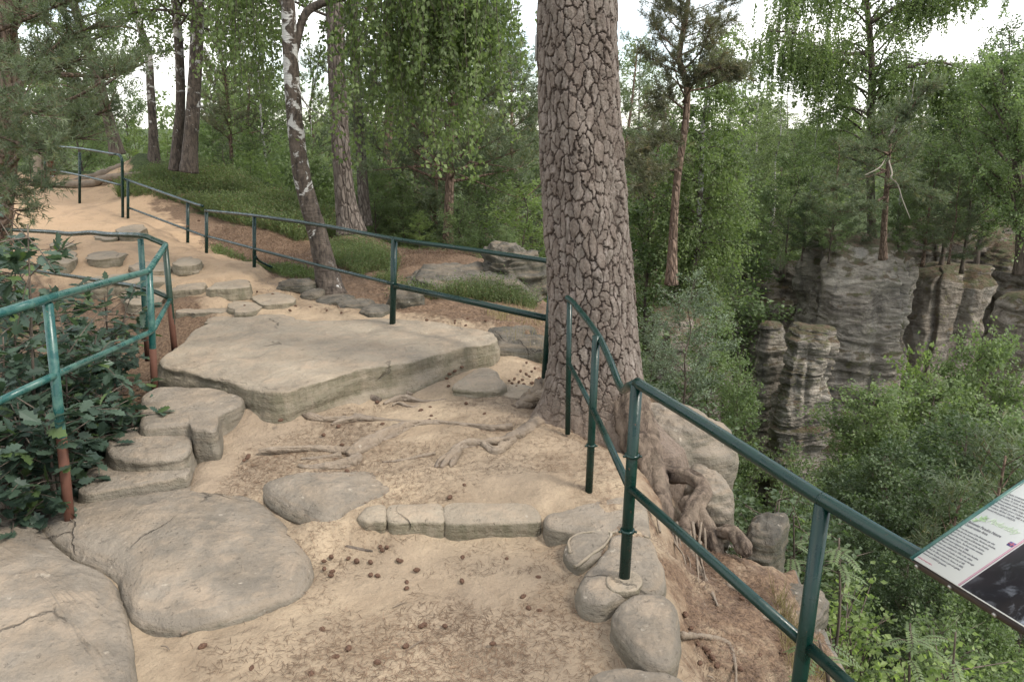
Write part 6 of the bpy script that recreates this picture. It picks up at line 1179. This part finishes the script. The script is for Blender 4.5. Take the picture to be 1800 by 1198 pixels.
# ---------------------------------------------------------------- far posts, walker
p = P(93, 312, 20); g = Geo(); r = empty('marker_post', tuple(p), 'red brown square wooden post at the far top of the path', 'post')
box(g, (0, 0, .55), .15, .15, 1.3); box(g, (0, 0, 1.22), .17, .17, .04); g.obj('shaft', plain('red_brown_wood', (.16, .05, .035), .8, 14, .6), r)
g = Geo(); box(g, (.0, -.09, .0), .16, .03, .12); g.obj('foot_bracket', plain('galvanised', (.4, .4, .38), .5), r)
for px, py, Y, hgt, lb in ((72, 318, 19.2, .62, 'thick pale weathered stump post beside the red post'), (84, 320, 19.6, .60, 'thin pale post between the stump and the red post')):
    p = P(px, py, Y); g = Geo(); w_ = .13 if px == 72 else .06; tube(g, [p - (0, 0, .15), p + (0, 0, hgt * .5), p + (0.01, 0, hgt)], [w_ * 1.2, w_, w_ * .9], 14, 24, noise=.02, ns=8, seed=px); tag(g.obj('wooden_post', plain('weathered_wood', (.30, .25, .19), .85, 18, .7)), lb, 'post')
def walker():
    """a walker seen from behind, mostly hidden by the boughs; one skinned body"""
    b = P(8, 452, 11.0); zb = hz(b[0], b[1]); root_ = empty('person', (b[0], b[1], zb), 'person in a violet jacket walking up behind the branches at the left edge', 'person')
    def skin(name, J, E, mat, sub=2):
        me = bpy.data.meshes.new(name); me.from_pydata([j[:3] for j in J], E, []); o = link(name, me, root_); o.modifiers.new('s', 'SKIN'); me.skin_vertices[0].data[0].use_root = True
        for k, j in enumerate(J): me.skin_vertices[0].data[k].radius = (j[3], j[4] if len(j) > 4 else j[3])
        m = o.modifiers.new('d', 'SUBSURF'); m.levels = sub; m.render_levels = sub; me.materials.append(mat); me.polygons.foreach_set('use_smooth', [True] * len(me.polygons)); return o
    sk = plain('skin', (.42, .25, .18), .6, 10, .1); J = [(0, 0, .93, .15, .11), (0, 0, 1.12, .13, .10), (0, 0, 1.34, .17, .11), (0, .01, 1.46, .07, .06), (0, -.01, 1.52, .055), (0, -.02, 1.60, .085, .09), (0, -.02, 1.70, .075, .08),
        (-.19, 0, 1.40, .055), (-.24, .03, 1.14, .042), (-.22, -.10, .92, .034), (-.21, -.14, .84, .035), (.19, 0, 1.40, .055), (.24, -.02, 1.14, .042), (.23, .10, .92, .034), (.22, .13, .84, .035),
        (-.09, 0, .84, .088), (-.10, -.08, .48, .058), (-.10, -.02, .10, .042), (-.10, -.02, .04, .042), (-.10, -.17, .03, .03), (.09, 0, .84, .088), (.10, .08, .48, .058), (.10, .20, .12, .042), (.10, .20, .04, .042), (.10, .06, .03, .03)]
    E = [(0, 1), (1, 2), (2, 3), (3, 4), (4, 5), (5, 6), (2, 7), (7, 8), (8, 9), (9, 10), (2, 11), (11, 12), (12, 13), (13, 14), (0, 15), (15, 16), (16, 17), (17, 18), (18, 19), (0, 20), (20, 21), (21, 22), (22, 23), (23, 24)]
    skin('body', J, E, sk)
    jm = plain('violet_cloth', (.09, .075, .17), .8, 20, .3); JJ = [(0, 0, .86, .17, .13), (0, 0, 1.12, .155, .125), (0, 0, 1.34, .19, .13), (0, .01, 1.45, .085, .08), (-.19, 0, 1.40, .07), (-.24, .03, 1.14, .056), (-.22, -.09, .94, .048), (.19, 0, 1.40, .07), (.24, -.02, 1.14, .056), (.23, .09, .94, .048)]
    skin('jacket', JJ, [(0, 1), (1, 2), (2, 3), (2, 4), (4, 5), (5, 6), (2, 7), (7, 8), (8, 9)], jm)
    tm = plain('grey_trousers', (.06, .065, .08), .85, 20, .3); JT = [(0, 0, .93, .165, .125), (-.09, 0, .82, .10), (-.10, -.08, .48, .07), (-.10, -.02, .12, .06), (.09, 0, .82, .10), (.10, .08, .48, .07), (.10, .19, .14, .06)]
    skin('trousers', JT, [(0, 1), (1, 2), (2, 3), (0, 4), (4, 5), (5, 6)], tm)
    hm = plain('brown_hair', (.05, .03, .02), .8, 60, .5); skin('hair', [(0, .02, 1.62, .093, .085), (0, .0, 1.71, .085, .088)], [(0, 1)], hm)
    # face: nose, eyes, mouth, ears on the -Y side
    for nm, c, s, m in (('nose', (0, -.115, 1.635), (.012, .016, .02), sk), ('eye', (-.03, -.098, 1.665), (.011, .008, .008), hm), ('eye', (.03, -.098, 1.665), (.011, .008, .008), hm), ('mouth', (0, -.102, 1.595), (.022, .008, .006), plain('lips', (.3, .1, .09))), ('ear', (-.088, 0, 1.64), (.01, .02, .03), sk), ('ear', (.088, 0, 1.64), (.01, .02, .03), sk)):
        g = Geo(); th = np.linspace(0, 2 * pi, 12, endpoint=False); V = np.array([[cos(t) * cos(f), sin(t) * cos(f), sin(f)] for f in np.linspace(-pi / 2, pi / 2, 8) for t in th]) * np.array(s) + np.array(c)
        i = np.arange(7)[:, None] * 12; j = np.arange(12)[None]; j2 = (j + 1) % 12; g.add(V, np.stack([i + j, i + j2, i + 12 + j2, i + 12 + j], -1).reshape(-1, 4)); g.obj(nm, m, root_)
    for sx, y0 in ((-.21, -.15), (.22, .14)):      # fingers hanging at the side
        for k in range(4): g = Geo(); p0 = np.array([sx, y0 - .03 + k * .018, .82]); tube(g, [p0, p0 + (0, -.004, -.035), p0 + (.01, -.01, -.07 + abs(k - 1.4) * .008)], [.009, .008, .006], 7, 8); g.obj('finger', sk, root_)
        g = Geo(); p0 = np.array([sx, y0 - .045, .845]); tube(g, [p0, p0 + (0, -.02, -.03), p0 + (0, -.018, -.055)], [.011, .009, .007], 7, 8); g.obj('thumb', sk, root_)
    root_.rotation_euler = (0, 0, pi * .93)
walker()
